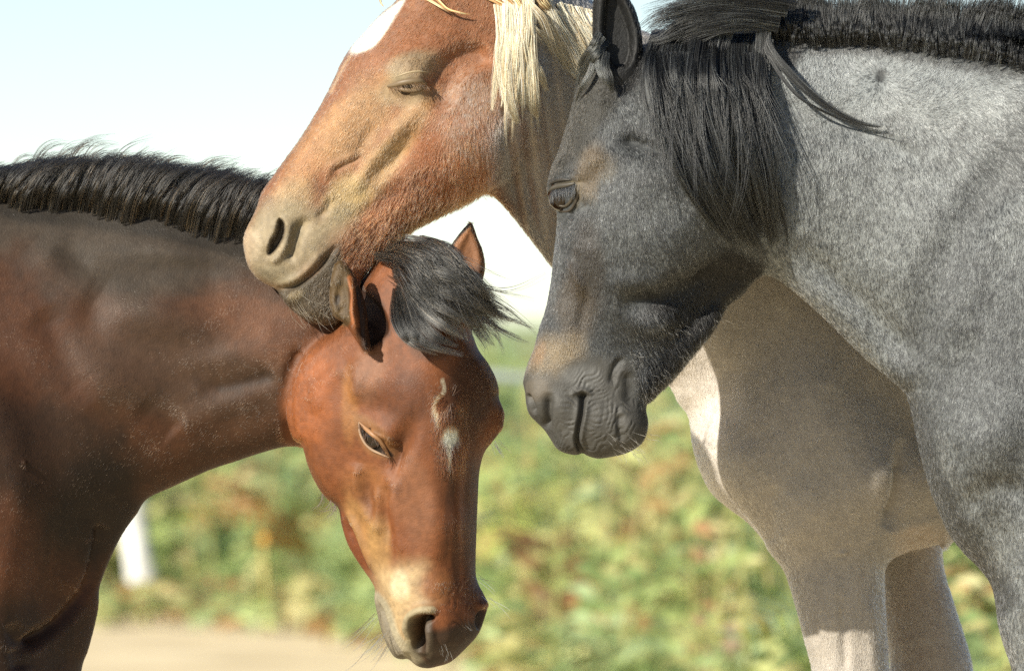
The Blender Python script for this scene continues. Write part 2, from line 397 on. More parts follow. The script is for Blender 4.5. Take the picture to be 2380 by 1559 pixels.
def tube(pts, rad, ns=8):
    pts = np.asarray(pts, float); n = len(pts); rad = np.broadcast_to(rad, n)
    t = np.gradient(pts, axis=0); t /= np.linalg.norm(t, axis=1)[:, None]
    up = np.array([0, -1., 0]); a = np.cross(t, up); a /= np.linalg.norm(a, axis=1)[:, None]+1e-9; b = np.cross(a, t)
    th = np.arange(ns)*2*np.pi/ns
    v = pts[:, None]+rad[:, None, None]*(np.cos(th)[None, :, None]*a[:, None]+np.sin(th)[None, :, None]*b[:, None])
    f = [[i*ns+j, i*ns+(j+1) % ns, (i+1)*ns+(j+1) % ns, (i+1)*ns+j] for i in range(n-1) for j in range(ns)]
    return v.reshape(-1, 3), np.array(f)
eye_m = mat('eye', base=(.012, .006, .003), rough=.09, spec=.55)
def add_eye(H, c, r, push, lids, lashes=None, em=None, squash=(1, 1, 1)):
    """eyeball in its socket; lids: list of (name, points, radius, colour, forward)"""
    p, n = H.surf(*c)
    me = bpy.data.meshes.new('eye'); bm = bmesh.new(); bmesh.ops.create_uvsphere(bm, u_segments=32, v_segments=20, radius=r*S)
    bm.to_mesh(me); bm.free(); me.polygons.foreach_set('use_smooth', np.ones(len(me.polygons), bool))
    o = link('eye', me, H.body, em or eye_m); ctr = p+np.array([0, (r-push)*S, 0]); o.location = ctr
    for nm, pts, rad, cl, fwd in lids:
        q = open_spline(pts, 22); out = []
        for (a, b) in q:
            sp, _ = H.surf(a, b)
            dx, dz = (a-c[0])*S, (b-c[1])*S; rr = (r*S)**2-dx*dx-dz*dz
            ys = ctr[1]-math.sqrt(max(rr, 0)) if rr > 0 else ctr[1]
            out.append([sp[0], min(sp[1], ys)-fwd*S, sp[2]])
        out = np.array(out); k = np.sin(np.linspace(.12, np.pi-.12, 22))**.6
        for _ in range(6): out[1:-1, 1] = .25*out[:-2, 1]+.5*out[1:-1, 1]+.25*out[2:, 1]
        v, f = tube(out, rad*S*k, 10); m_ = mesh(nm, v, f)
        lo = link(nm, m_, H.body, mat(nm, base=cl, rough=.5, spec=.4))
        if lashes and nm == lashes[0]:
            _, cnt, ln, dirv, lc = lashes
            i = rng.random(cnt)*21; a = np.floor(i).astype(int).clip(0, 20); root = out[a]+(out[a+1]-out[a])*(i-a)[:, None]
            dv = np.array(dirv)+rng.normal(0, .18, (cnt, 3)); dv /= np.linalg.norm(dv, axis=1)[:, None]; l = ln*S*(.6+.6*rng.random(cnt))[:, None]
            ps = np.stack([root, root+dv*l*.5+np.array([0, -.3, .0])*l*.3, root+dv*l], 1)
            curves('eyelash', ps, np.array([.00035, .0003, .0001]), np.tile(lc, (cnt, 1)), H.body, HM['dark'])

# strands along a lock of hair
def lock(pts, n, wd, K=10, depth=None, fan=0., jit=1.0, cut=.35, curl=0., clump=.5):
    """pts: (px, pz, y) guide; wd: widths at root..tip in reference units"""
    g = np.array(pts, float); g = open_spline(g, K)
    base = np.stack([X(g[:, 0]), g[:, 2], Z(g[:, 1])], 1)
    base[:, 0] = (g[:, 0]-1190)*S*(CAM_Y+g[:, 2])/CAM_Y; base[:, 2] = CAM_H-(g[:, 1]-745)*S*(CAM_Y+g[:, 2])/CAM_Y
    t = np.gradient(base, axis=0); t /= np.linalg.norm(t, axis=1)[:, None]
    side = np.cross(t, [0, 1., 0]); side /= np.linalg.norm(side, axis=1)[:, None]+1e-9
    nor = np.cross(side, t)
    w_ = np.interp(np.linspace(0, 1, K), np.linspace(0, 1, len(wd)), wd)*S
    dp = w_*(.45 if depth is None else depth)
    a = rng.random(n)*2*np.pi; r = np.sqrt(rng.random(n))
    u, v = np.cos(a)*r, np.sin(a)*r
    ncl = max(3, n//14); cl = rng.integers(0, ncl, n); ca = rng.random(ncl)*2*np.pi; cr_ = np.sqrt(rng.random(ncl))
    cu, cv = np.cos(ca)*cr_, np.sin(ca)*cr_; kk = np.linspace(0, 1, K)**.8*clump
    U = u[:, None]*(1-kk)+cu[cl][:, None]*kk; V = v[:, None]*(1-kk)+cv[cl][:, None]*kk
    s_ = np.linspace(0, 1, K)
    ph = rng.random(ncl)[cl]*6.28; amp = rng.normal(0, 1, ncl)[cl]*.5+rng.normal(0, 1, n)*.3
    wob = np.sin(s_[None]*3.2+ph[:, None])*amp[:, None]*s_[None]*w_[None]*jit*.55
    pos = base[None]+side[None]*(U*w_[None]+wob)[..., None]+nor[None]*(V*dp[None])[..., None]
    lf = 1-cut*rng.random(n)**1.5                          # uneven lengths
    out = np.empty_like(pos); ss = s_[None]*lf[:, None]*(K-1); i = np.floor(ss).astype(int).clip(0, K-2); f = (ss-i)[..., None]
    ar = np.arange(n)[:, None]
    return pos[ar, i]*(1-f)+pos[ar, i+1]*f
def strand_cols(n, c, var=.25, alt=None, pa=0.):
    q = np.asarray(c)[None]*(1+rng.normal(0, var, n))[:, None]
    if alt is not None: q = np.where((rng.random(n) < pa)[:, None], np.asarray(alt)[None]*(1+rng.normal(0, .2, n))[:, None], q)
    return np.clip(q, .004, .9)
def bundle(name, H, locks, c, m, r=.0003, lvv=.22, **k):
    pos = np.concatenate(locks); K = pos.shape[1]; lv = np.concatenate([np.full(len(q), max(.55, 1+rng.normal(0, lvv))) for q in locks])
    rad = r*np.interp(np.linspace(0, 1, K), [0, .6, 1], [1, .9, .25])
    return tag(curves(name, pos, rad, np.clip(strand_cols(len(pos), c, **k)*lv[:, None], .004, .9), H.body, m), kind='stuff')
def drape(H, pts, offs, n, wd, lim=None, **k):
    """a lock lying on the horse: pts in reference units, offs: metres proud of the coat"""
    out = []
    for i, (x, z) in enumerate(pts):
        p, _ = H.surf(max(x, lim[0]) if lim else x, max(z, lim[1]) if lim else z)
        out.append((x, z, p[1]-np.interp(i/(len(pts)-1), np.linspace(0, 1, len(offs)), offs)))
    return lock(out, n, wd, **k)
HM = dict(bay=hair_mat('bay_hair', .3, .5), chest=hair_mat('chestnut_hair', .38, .5), blk=hair_mat('roan_hair', .35, .45),
          dark=hair_mat('dark_mane_hair', .34, .45), flax=mat('flaxen_hair', rough=.45, attr='coat', spec=.35), pale=hair_mat('whisker_hair', .35, .4))

# ================================================================== CHESTNUT (flaxen mane, behind)
ch_head = L(926,-2, 960,-60, 1040,-110, 1140,-130, 1230,-110, 1290,-40, 1300,80, 1275,230, 1225,350, 1180,415)+\
 P(c1, 1195,872, 1150,893, 1050,950, 950,1002, 850,1052, 770,1112, 690,1190)+L(838,658, 815,706, 795,738)+\
 P(c1, 500,1480, 420,1475, 350,1440, 290,1390, 258,1345, 240,1321, 200,1300, 150,1265, 115,1215, 97,1150, 93,1090, 110,1040, 150,960, 180,880, 220,820, 285,730,
   350,640, 410,545, 465,450, 510,360, 545,285, 590,215, 640,160, 720,70)
ch_yc = [(600,600,80),(1000,300,100),(1180,0,125),(1150,200,125),(1280,400,220),(1420,500,310),(1650,900,510),(2000,900,590),(2400,800,600)]
chestnut_parts = [
 dict(poly=ch_head, y=[(600,600,85),(1000,300,100),(1200,0,125)], R=72,
  T=[(600,580,62),(660,690,48),(650,480,74),(730,420,82),(800,300,98),(900,150,126),(960,200,142),(1060,60,130),(1100,300,150),(1150,400,110),(1000,440,105),(900,520,80),(780,640,58),(850,600,58),(740,720,46)]),
 dict(poly=L(1120,-140, 1250,-100, 1330,-40, 1420,40, 1510,80, 1700,160, 2000,230, 2300,260, 2420,420, 2440,1000)+
  P(c7, 1100,1075, 1040,1090, 950,1110, 845,1140)+L(1920,1300)+
  P(c7, 450,1110, 400,1060, 330,1000, 250,940, 200,890, 160,810, 135,720, 120,620, 80,560, 45,500)+L(1495,835, 1400,740)+
  P(c1, 1510,1225, 1450,1150, 1380,1060, 1300,960, 1240,900, 1200,868)+L(1120,420, 1085,330, 1080,100), y=ch_yc, R=125, k=40,
  T=[(1150,200,100),(1200,450,70),(1400,300,130),(1450,600,120),(1620,900,150),(1700,1000,220),(1900,900,310),(2060,1100,300),(2150,1000,210),(2300,800,260),(1800,400,200),(2150,1200,190)]),
 dict(poly=L(1760,1050, 1800,1260)+P(c7, 480,1200, 520,1330, 550,1450, 575,1550)+L(1895,1660, 2075,1660)+P(c7, 860,1559, 845,1300, 842,1150, 852,1060)+L(2070,1080, 2050,950, 1900,880),
  y=[(1950,1300,500)], T=[(1900,1000,200),(1930,1250,130),(1960,1500,92)], R=85, k=60),
 dict(poly=L(2000,1150, 2040,1400, 2069,1534, 2078,1660, 2275,1660)+P(c7, 1170,1559, 1150,1470, 1100,1310, 1060,1170)+L(2179,1180, 2100,1100), y=[(2100,1300,800)], T=[(2100,1300,90)], R=80, k=30)]
F_ = 'blob'; Rg = 'ridge'
ch_feats = dict(gain=1.05, fine=[(949,198,75),(690,560,150),(760,690,70)], rough=4, list=[
 (F_, c1(855,300), 58,36,-8, 20), (F_, c1(850,375), 50,34,0, 14), ('pit', P(c1, 925,340, 985,265, 1090,205, 1190,205, 1225,290, 1130,335, 1075,390, 1060,460, 1010,500, 960,480, 915,430), 24, -24),
 (F_, c1(1000,170), 70,30,-25,7),
 (Rg, P(c1, 930,470, 840,560, 745,650, 640,800, 590,900), 17, 9), (Rg, P(c1, 900,580, 850,650, 800,710, 740,770, 660,815), 19,-8), (F_, c1(812,705), 20,30,25,-9),
 (F_, c1(1080,600), 120,110,0, 16), (Rg, P(c1, 880,800, 960,870, 1060,880), 30,-5),
 (Rg, P(c1, 640,690, 560,725, 490,765, 470,830), 7, 4), (Rg, P(c1, 640,712, 560,748, 500,785), 6,-5), (F_, c1(540,560), 24,34,30, 5),
 (Rg, P(c1, 700,560, 640,650, 600,740), 12,-4), (F_, c1(560,640), 50,40,-50,4),
 (Rg, P(c1, 262,985, 300,1040, 290,1110, 240,1180, 200,1165), 11, 9), (Rg, P(c1, 250,1000, 215,1080, 195,1150), 11, 6),
 ('pit', P(c1, 252,1000, 278,1020, 276,1075, 248,1130, 212,1165, 202,1150, 215,1100, 240,1060), 7,-24),
 (Rg, P(c1, 390,990, 340,1060, 315,1140, 290,1195), 13,-14), (F_, c1(240,1230), 30,22,20,5), (F_, c1(400,1130), 40,30,-50,6),
 (Rg, P(c1, 236,1322, 300,1316, 350,1292, 420,1235, 470,1180, 525,1110), 7,-15), (Rg, P(c1, 230,1300, 340,1265, 410,1200, 450,1140), 10,5),
 (F_, c1(320,1350), 30,14,-20,5), (F_, c1(430,1410), 40,30,0,7), (Rg, P(c1, 560,1020, 680,960, 760,900, 860,860), 22,-7), (Rg, P(c1, 620,1090, 720,1060, 800,1000),20,5),
 (Rg, P(c1, 500,900, 470,960, 420,1000), 10,-5),
 # body
 (Rg, L(1800,1120, 1790,1180, 1800,1260, 1830,1330), 22,-8), (F_, (1870,1190), 60,70,0,10), (F_, (1850,960), 120,120,0,8), (Rg, L(1690,800, 1700,950, 1760,1060), 35,-9),
 (Rg, P(c7, 905,700, 910,860, 890,950, 850,1040), 20,-26), (Rg, P(c7, 850,1060, 950,1030, 1060,1000), 12,5), (F_, P(c7, 693,1125)[0], 10,6,0,7), (F_, P(c7, 693,1136)[0], 12,5,0,-4),
 (Rg, L(1962,1390, 1965,1480, 1968,1580), 12,-7), (Rg, L(2020,1380, 2030,1480, 2035,1600), 16,6), (Rg, P(c7, 690,1100, 700,1250, 690,1330), 20,-4),
 (Rg, L(1590,900, 1620,1020, 1650,1120), 10,-3), ('wave', P(c7, 870,1040)[0], 40,60,20, 13, 1.6, .6),
 (Rg, P(c1, 1330,560, 1290,700, 1230,860), 16,-9), (Rg, P(c1, 1400,500, 1480,800, 1530,1050), 30, 7),
])
def hx(*a): return lin(*a)*.62
ch_red, ch_gold, ch_gray, ch_dk, ch_pink = lin(165,98,52)*.85, lin(184,142,92)*.9, lin(165,150,120)*.85, lin(74,42,22), lin(205,165,125)*.85
ch_paint = dict(base=lin(150,88,46)*.9, roan=.03, light=lin(178,171,160), mottle=.4, rm=.8, gain=np.array([.80,.82,.74]), desat=.17, tips=(lin(215,175,120), .05), list=[
 (F_, c1(620,560), 150,70,-58, ch_gold, .55), (F_, c1(420,700), 150,50,-58, lin(180,126,74), .6), (F_, c1(860,560), 110,40,-58, ch_gold, .65), (F_, c1(700,780), 110,40,-50, lin(190,154,104), .6),
 (F_, c1(880,310), 72,40,0, ch_gray, .6), (F_, c1(820,430), 70,34,0, ch_gray, .5), (F_, c1(320,900), 70,45,-50, ch_gold, .7),
 (F_, c1(560,900), 70,50,-55, lin(190,160,105), .7),
 ('poly', P(c1, 80,1060, 180,930, 330,900, 430,960, 520,930, 590,960, 560,1060, 520,1110, 420,1240, 300,1330, 200,1320, 100,1250), 44, lin(160,144,116)*.9, .85),
 (F_, c1(130,1120), 24,44,0, lin(200,176,150), .5), (F_, c1(320,1090), 20,50,20, lin(110,98,76), .6), (F_, c1(240,1250), 50,24,10, lin(140,128,108), .5), ('poly', P(c1, 252,1000, 278,1020, 276,1075, 248,1130, 212,1165, 202,1150, 215,1100, 240,1060), 3, lin(70,55,40), .9),
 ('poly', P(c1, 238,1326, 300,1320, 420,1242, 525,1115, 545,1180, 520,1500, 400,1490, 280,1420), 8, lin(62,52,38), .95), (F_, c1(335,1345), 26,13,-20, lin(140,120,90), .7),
 (F_, c1(640,1100), 60,40,-40, lin(120,70,36), .7), (F_, c1(1080,680), 110,110,0, lin(150,82,42), .6), (F_, c1(860,860), 90,30,-30, lin(120,64,32), .5),
 (F_, c1(1150,560), 100,140,0, .35, .8, 'r'),
 ('poly', P(c1, 830,-10, 740,40, 640,140, 585,215, 600,240, 680,215, 730,160, 790,70), 6, np.array([.95,.95,.93]), 1.0, 'br'), (Rg if 0 else 'line', P(c1, 600,225, 550,300, 490,420), 4, lin(220,190,150), .4),
 # neck and body: red roan; sunlit chest strip painted in lighter
 ('poly', L(1180,480, 1150,300, 1240,150, 1230,-120, 1500,0, 2500,200, 2500,1700, 1500,1700, 1560,900, 1290,640), 30, lin(142,136,140), .95), ('poly', L(1250,440, 1230,200, 1260,-100, 1500,0, 2500,200, 2500,1700, 1500,1700, 1560,900, 1290,640), 40, .55, 1, 'r'),
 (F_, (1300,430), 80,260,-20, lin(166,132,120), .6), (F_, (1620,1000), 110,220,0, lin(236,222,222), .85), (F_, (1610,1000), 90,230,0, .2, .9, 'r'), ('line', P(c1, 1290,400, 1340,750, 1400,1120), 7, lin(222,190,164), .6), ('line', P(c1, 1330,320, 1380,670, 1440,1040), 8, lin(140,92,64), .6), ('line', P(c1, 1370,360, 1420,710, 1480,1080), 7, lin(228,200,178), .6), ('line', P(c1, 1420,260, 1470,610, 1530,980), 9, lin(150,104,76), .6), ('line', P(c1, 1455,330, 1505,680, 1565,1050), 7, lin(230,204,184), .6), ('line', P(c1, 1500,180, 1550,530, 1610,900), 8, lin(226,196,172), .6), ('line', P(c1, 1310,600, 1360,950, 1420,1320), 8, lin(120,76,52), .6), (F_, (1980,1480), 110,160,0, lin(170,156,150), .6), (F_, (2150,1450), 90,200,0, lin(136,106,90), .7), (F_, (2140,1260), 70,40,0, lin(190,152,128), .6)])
ch_flow = dict(v=[(600,580,.3,.9),(700,420,-.6,.75),(850,250,-.5,.8),(950,300,-.6,.9),(1100,400,.1,1),(1000,470,-.3,1),(850,580,-.7,.8),(950,50,-.7,.5),(1250,350,.05,1),(1400,500,.2,1),(1600,950,-.1,1),(1900,900,.5,.8),(1950,1400,0,1),(2100,1250,.9,.3)],
 lift=.26, long=[(L(880,600, 980,500, 1130,430, 1180,300, 1120,300, 900,450, 780,590), 1.6), (P(c1, 1250,760, 1200,900, 1000,1020, 850,1090, 700,1220, 640,1150, 830,1000, 1050,880), 1.5)])
bare_ch = [(P(c1, 80,1060, 200,930, 420,960, 560,1020, 480,1200, 260,1340, 100,1260), .55), (P(c1, 740,380, 820,350, 900,350, 910,430, 820,440), .2)]
yf_ch = lambda x: np.interp(x, [X(1080), X(1300), X(1650), X(1900)], [.0, .06, .19, .19])
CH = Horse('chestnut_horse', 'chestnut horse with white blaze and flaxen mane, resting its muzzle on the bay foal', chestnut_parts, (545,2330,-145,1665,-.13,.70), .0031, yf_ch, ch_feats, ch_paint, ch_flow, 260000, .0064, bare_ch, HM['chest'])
add_eye(CH, e1(790,690), 27, 2, [
  ('upper_eyelid', P(e1, 490,705, 600,688, 720,655, 880,632, 1000,636, 1080,678), 8.0, tuple(lin(104,88,66)), .4),
  ('lower_eyelid', P(e1, 520,716, 640,738, 770,766, 900,770, 1010,738, 1080,690), 5.5, tuple(lin(104,86,64)), .2),
  ('eyelid_fold', P(e1, 640,560, 800,510, 950,490, 1100,500), 2.6, tuple(lin(150,134,106)), -1.2)],
  ('upper_eyelid', 60, 26, (.35,-.6,-.75), lin(90,66,44)))
# flaxen forelock and mane
ya = -.02
fl = []
def ml(f, *a): return [(*f(a[i], a[i+1]), a[i+2]) for i in range(0, len(a), 3)]
G = lambda pts, n, wd, **k: fl.append(lock(pts, n, wd, **k))
fl.append(drape(CH, P(m6, 480, 40, 500, 240, 500, 420, 450, 700, 415, 1010), [.006,.02,.022,.016,.008], 277, [13.8,13.8,10.3,5.2], jit=1.5, clump=.35))
fl.append(drape(CH, P(m6, 560, 20, 590, 200, 560, 420, 545, 700, 590, 980, 650, 1120), [.006,.02,.022,.016,.008], 673, [24.1,22.4,17.2,6.9], jit=1.5, clump=.35))
fl.append(drape(CH, P(m6, 600, 0, 620, 200, 620, 450, 660, 760, 690, 960), [.006,.02,.022,.016,.008], 514, [17.2,20.7,15.5,6.9], jit=1.5, clump=.35))
fl.append(drape(CH, P(m6, 640, 0, 690, 300, 730, 560, 740, 850), [.006,.02,.022,.016,.008], 356, [13.8,15.5,12.1,5.2], jit=1.5, clump=.35))
fl.append(drape(CH, P(m6, 740, -40, 755, 150, 750, 400, 775, 720, 790, 960, 830, 1070), [.006,.02,.022,.016,.008], 554, [13.8,17.2,13.8,5.2], jit=1.5, clump=.35))
fl.append(drape(CH, P(m6, 500, 60, 490, 300, 470, 520, 490, 720, 480, 800), [.006,.02,.022,.016,.008], 198, [8.6,10.3,8.6,3.4], jit=1.5, clump=.35))
fl.append(drape(CH, P(m6, 700, -20, 800, 90, 880, 190, 960, 400, 1000, 520), [.006,.02,.022,.016,.008], 86, [8.6,13.8,17.2,13.8], jit=1.5, clump=.35))
fl.append(drape(CH, P(m6, 640, 0, 780, 250, 850, 330, 900, 420), [.006,.02,.022,.016,.008], 54, [8.6,13.8,17.2,13.8], jit=1.5, clump=.35))
fl.append(drape(CH, P(m6, 760, 500, 830, 640, 880, 740, 920, 830), [.006,.02,.022,.016,.008], 118, [10.3,12.1,10.3,5.2], jit=1.5, clump=.35))
fl.append(drape(CH, P(m6, 880, 20, 930, 130, 985, 290, 1080, 470, 1170, 640), [.004,.01,.012,.01], 792, [13.8,22.4,25.9,24.1], jit=1.5, clump=.35))
fl.append(drape(CH, P(m6, 920, 60, 1020, 140, 1140, 190, 1260, 340, 1340, 420), [.004,.01,.012,.01], 435, [8.6,12.1,17.2,15.5], jit=1.5, clump=.35))
fl.append(drape(CH, P(m6, 1000, 150, 1100, 280, 1200, 440, 1290, 560), [.004,.01,.012,.01], 316, [10.3,15.5,19.0,13.8], jit=1.5, clump=.35))
fl.append(drape(CH, P(m6, 1140, 150, 1220, 260, 1330, 430, 1400, 540), [.004,.01,.012,.01], 435, [13.8,19.0,20.7,15.5], jit=1.5, clump=.35))
fl.append(drape(CH, P(m6, 1230, 120, 1280, 220, 1330, 320, 1400, 450), [.004,.01,.012,.01], 356, [12.1,17.2,20.7,15.5], jit=1.5, clump=.35))
fl.append(drape(CH, P(m6, 1210, 690, 1250, 730, 1290, 760, 1340, 800), [.004,.01,.012,.01], 237, [17.2,20.7,20.7,13.8], jit=1.5, clump=.35))
fl.append(drape(CH, P(m6, 1150, 560, 1220, 640, 1290, 720, 1340, 800), [.004,.01,.012,.01], 356, [20.7,24.1,24.1,13.8], jit=1.5, clump=.35))
for i in range(26):
    x = 520+260*rng.random(); l = 500+500*rng.random(); q = rng.normal(0, 30)
    fl.append(drape(CH, P(m6, x, -40, x+q*.3, l*.3, x+q, l*.65, x+q*2+30*(x-640)/130, l), [.006,.024,.024,.01], 61, [5.8,6.9,5.8,2.3], jit=1.8, clump=.3))
for i in range(22):
    x = 520+280*rng.random(); y0 = 120+300*rng.random(); y1 = 950+420*rng.random(); q = rng.normal(0, 40)+60*(x-640)/130
    fl.append(drape(CH, P(m6, x, y0, x+q*.2, y0*.65+y1*.35, x+q*.6, y0*.3+y1*.7, x+q, y1), [.02,.022,.016,.008], 16, [5,6,5,2], jit=2.2, cut=.5))
for i in range(20):
    x = 900+420*rng.random(); y0 = (x-900)*.25; l = 300+260*rng.random()
    fl.append(drape(CH, P(m6, x, y0, x+60, y0+l*.35, x+150, y0+l*.7, x+240, y0+l), [.006,.014,.014,.008], 72, [6.9,9.2,9.2,5.8], jit=1.8, clump=.3))
bundle('mane', CH, fl, lin(242,232,206), HM['flax'], .00017, var=.2, alt=lin(206,184,146), pa=.3, lvv=.09)
fl = []
fl.append(drape(CH, P(m6, -140, -60, 0, 80, 110, 115, 220, 135), [.004,.012,.014,.01], 22, [5,3,3,2])); fl.append(drape(CH, P(m6, -190, -20, -60, 60, 20, 110), [.004,.012,.014,.01], 14, [4,3,3,2]))
fl.append(drape(CH, P(m6, 330, -60, 480, 20, 600, 90, 690, 200), [.004,.012,.014,.01], 40, [10,8,7,4])); fl.append(drape(CH, P(m6, 400, -80, 560, 0, 650, 110, 720, 230), [.004,.012,.014,.01], 40, [10,8,7,4]))
fl.append(drape(CH, P(m6, 560, -60, 640, 20, 690, 150, 720, 330), [.004,.012,.014,.01], 60, [14,12,8,4])); fl.append(drape(CH, P(m6, 820, -60, 870, 20, 930, 80, 1000, 130), [.004,.012,.014,.01], 60, [18,16,12,8]))
G(ml(c1, 725,-40,.07, 718,0,.07, 724,20,.07, 735,32,.07), 26, [4,3,2,1])
bundle('forelock', CH, fl, lin(170,128,80)*.8, HM['flax'], .00028, var=.3, alt=lin(225,205,160), pa=.4)
# dark hairline of the poll, then whiskers
fl = []
for _ in range(30):
    a = c1(285+rng.random()*220, 1330+rng.random()*130); p, n = CH.surf(*a); q = PX(p[0], p[1]), PZ(p[2], p[1])
    l = 30+rng.random()*34; an = 1.15+rng.normal(0, .35)
    G([(q[0],q[1],p[1]+.003), (q[0]+l*.4*math.cos(an), q[1]+l*.4*math.sin(an), p[1]-.008), (q[0]+l*.8*math.cos(an), q[1]+l*.75*math.sin(an), p[1]-.014), (q[0]+l*math.cos(an)+6, q[1]+l*math.sin(an), p[1]-.012)], 1, [.5,.5,.5,.5], K=6)
bundle('whiskers', CH, fl, lin(150,136,104), HM['pale'], .00018, var=.2)

# ================================================================== BAY FOAL (left)
fo_head = P(c5, 245,160, 275,260, 310,350, 360,440, 400,487, 470,545, 490,640, 530,770, 600,890, 670,990, 698,1050, 695,1110, 710,1190, 740,1310, 780,1410, 820,1470, 870,1485, 905,1482, 960,1525,
  1020,1540, 1080,1530, 1170,1500, 1260,1420, 1340,1330, 1380,1230, 1400,1140, 1370,1070, 1340,1010, 1325,930, 1330,700, 1340,450, 1350,310, 1380,200, 1440,120, 1490,50)+\
  P(c4, 1590,1400, 1592,1330, 1560,1240, 1555,1170, 1530,1090, 1480,1000, 1430,930, 1395,850, 1382,790)+L(1108,735, 1115,690, 1095,650, 1050,620, 990,592, 930,582, 880,602, 845,655, 815,720, 780,765, 735,800, 695,845, 676,890, 667,930, 667,975, 680,1015)
foal_parts = [
 dict(poly=L(-330,330, -200,375, 0,425, 100,428, 200,432, 300,440, 400,455, 500,475, 600,505, 700,545, 800,595, 860,645, 880,760, 800,900, 760,1000, 715,1035)+
  P(c8, 1840,163, 1750,168, 1600,210, 1450,260, 1300,310, 1100,400, 920,485, 850,580, 760,710, 690,850, 640,970, 617,1050, 613,1150, 590,1270, 550,1420, 505,1559)+L(170,1700, -340,1700), y=[(800,800,215),(500,800,265),(100,1000,265)], R=150,
  T=[(800,750,110),(650,800,135),(650,980,120),(400,800,150),(200,900,190),(60,1150,235),(180,1150,170),(0,1450,220),(-200,900,240),(300,1120,125),(230,1280,90),(160,1400,110),(225,1450,70),(600,530,70),(200,450,90),(400,620,130)]),
 dict(poly=L(-340,900, -200,800, 0,850, 90,1000, 110,1200, 70,1400, 60,1700, -340,1700), y=[(0,1000,205)], T=[(0,1000,240),(0,1600,220)], R=120, k=80),
 dict(poly=fo_head, y=[(900,900,110)], R=42, k=22, b=.4,
  T=[(700,950,50),(760,950,85),(850,950,130),(950,950,192),(1010,960,202),(1045,960,196),(1080,955,166),(1112,950,118),(1152,950,58),(900,640,105),(1000,640,135),(1085,690,105),(760,820,70),(900,800,150),(1030,800,190),(800,1200,45),(860,1220,88),(930,1220,138),(1000,1220,168),(1045,1220,164),(1078,1220,130),(1104,1220,74),
     (740,1120,55),(880,1430,50),(930,1440,110),(1000,1440,154),(1045,1440,148),(1085,1440,112),(1120,1420,66),(990,1540,90),(880,1340,75),(940,1340,130),(830,1060,105),(930,1080,168),(1010,1080,190),(1045,1080,184),(1085,1080,140),(1108,1080,90)]),
 dict(poly=P(c4, 520,330, 470,370, 445,500, 440,600, 465,690, 545,755, 625,870, 680,940, 712,900, 700,800, 690,680, 662,560, 620,455, 580,390), y=[(830,720,-42)], T=[(800,650,26),(850,800,50)], R=15, k=10, b=.2),
 dict(poly=P(c4, 1372,88, 1280,180, 1230,270, 1215,370, 1210,480, 1260,560, 1400,600, 1425,560, 1448,480, 1467,380, 1455,280, 1420,190), y=[(1085,600,95)], T=[(1085,560,24),(1090,680,36)], R=20, k=14, b=.2)]
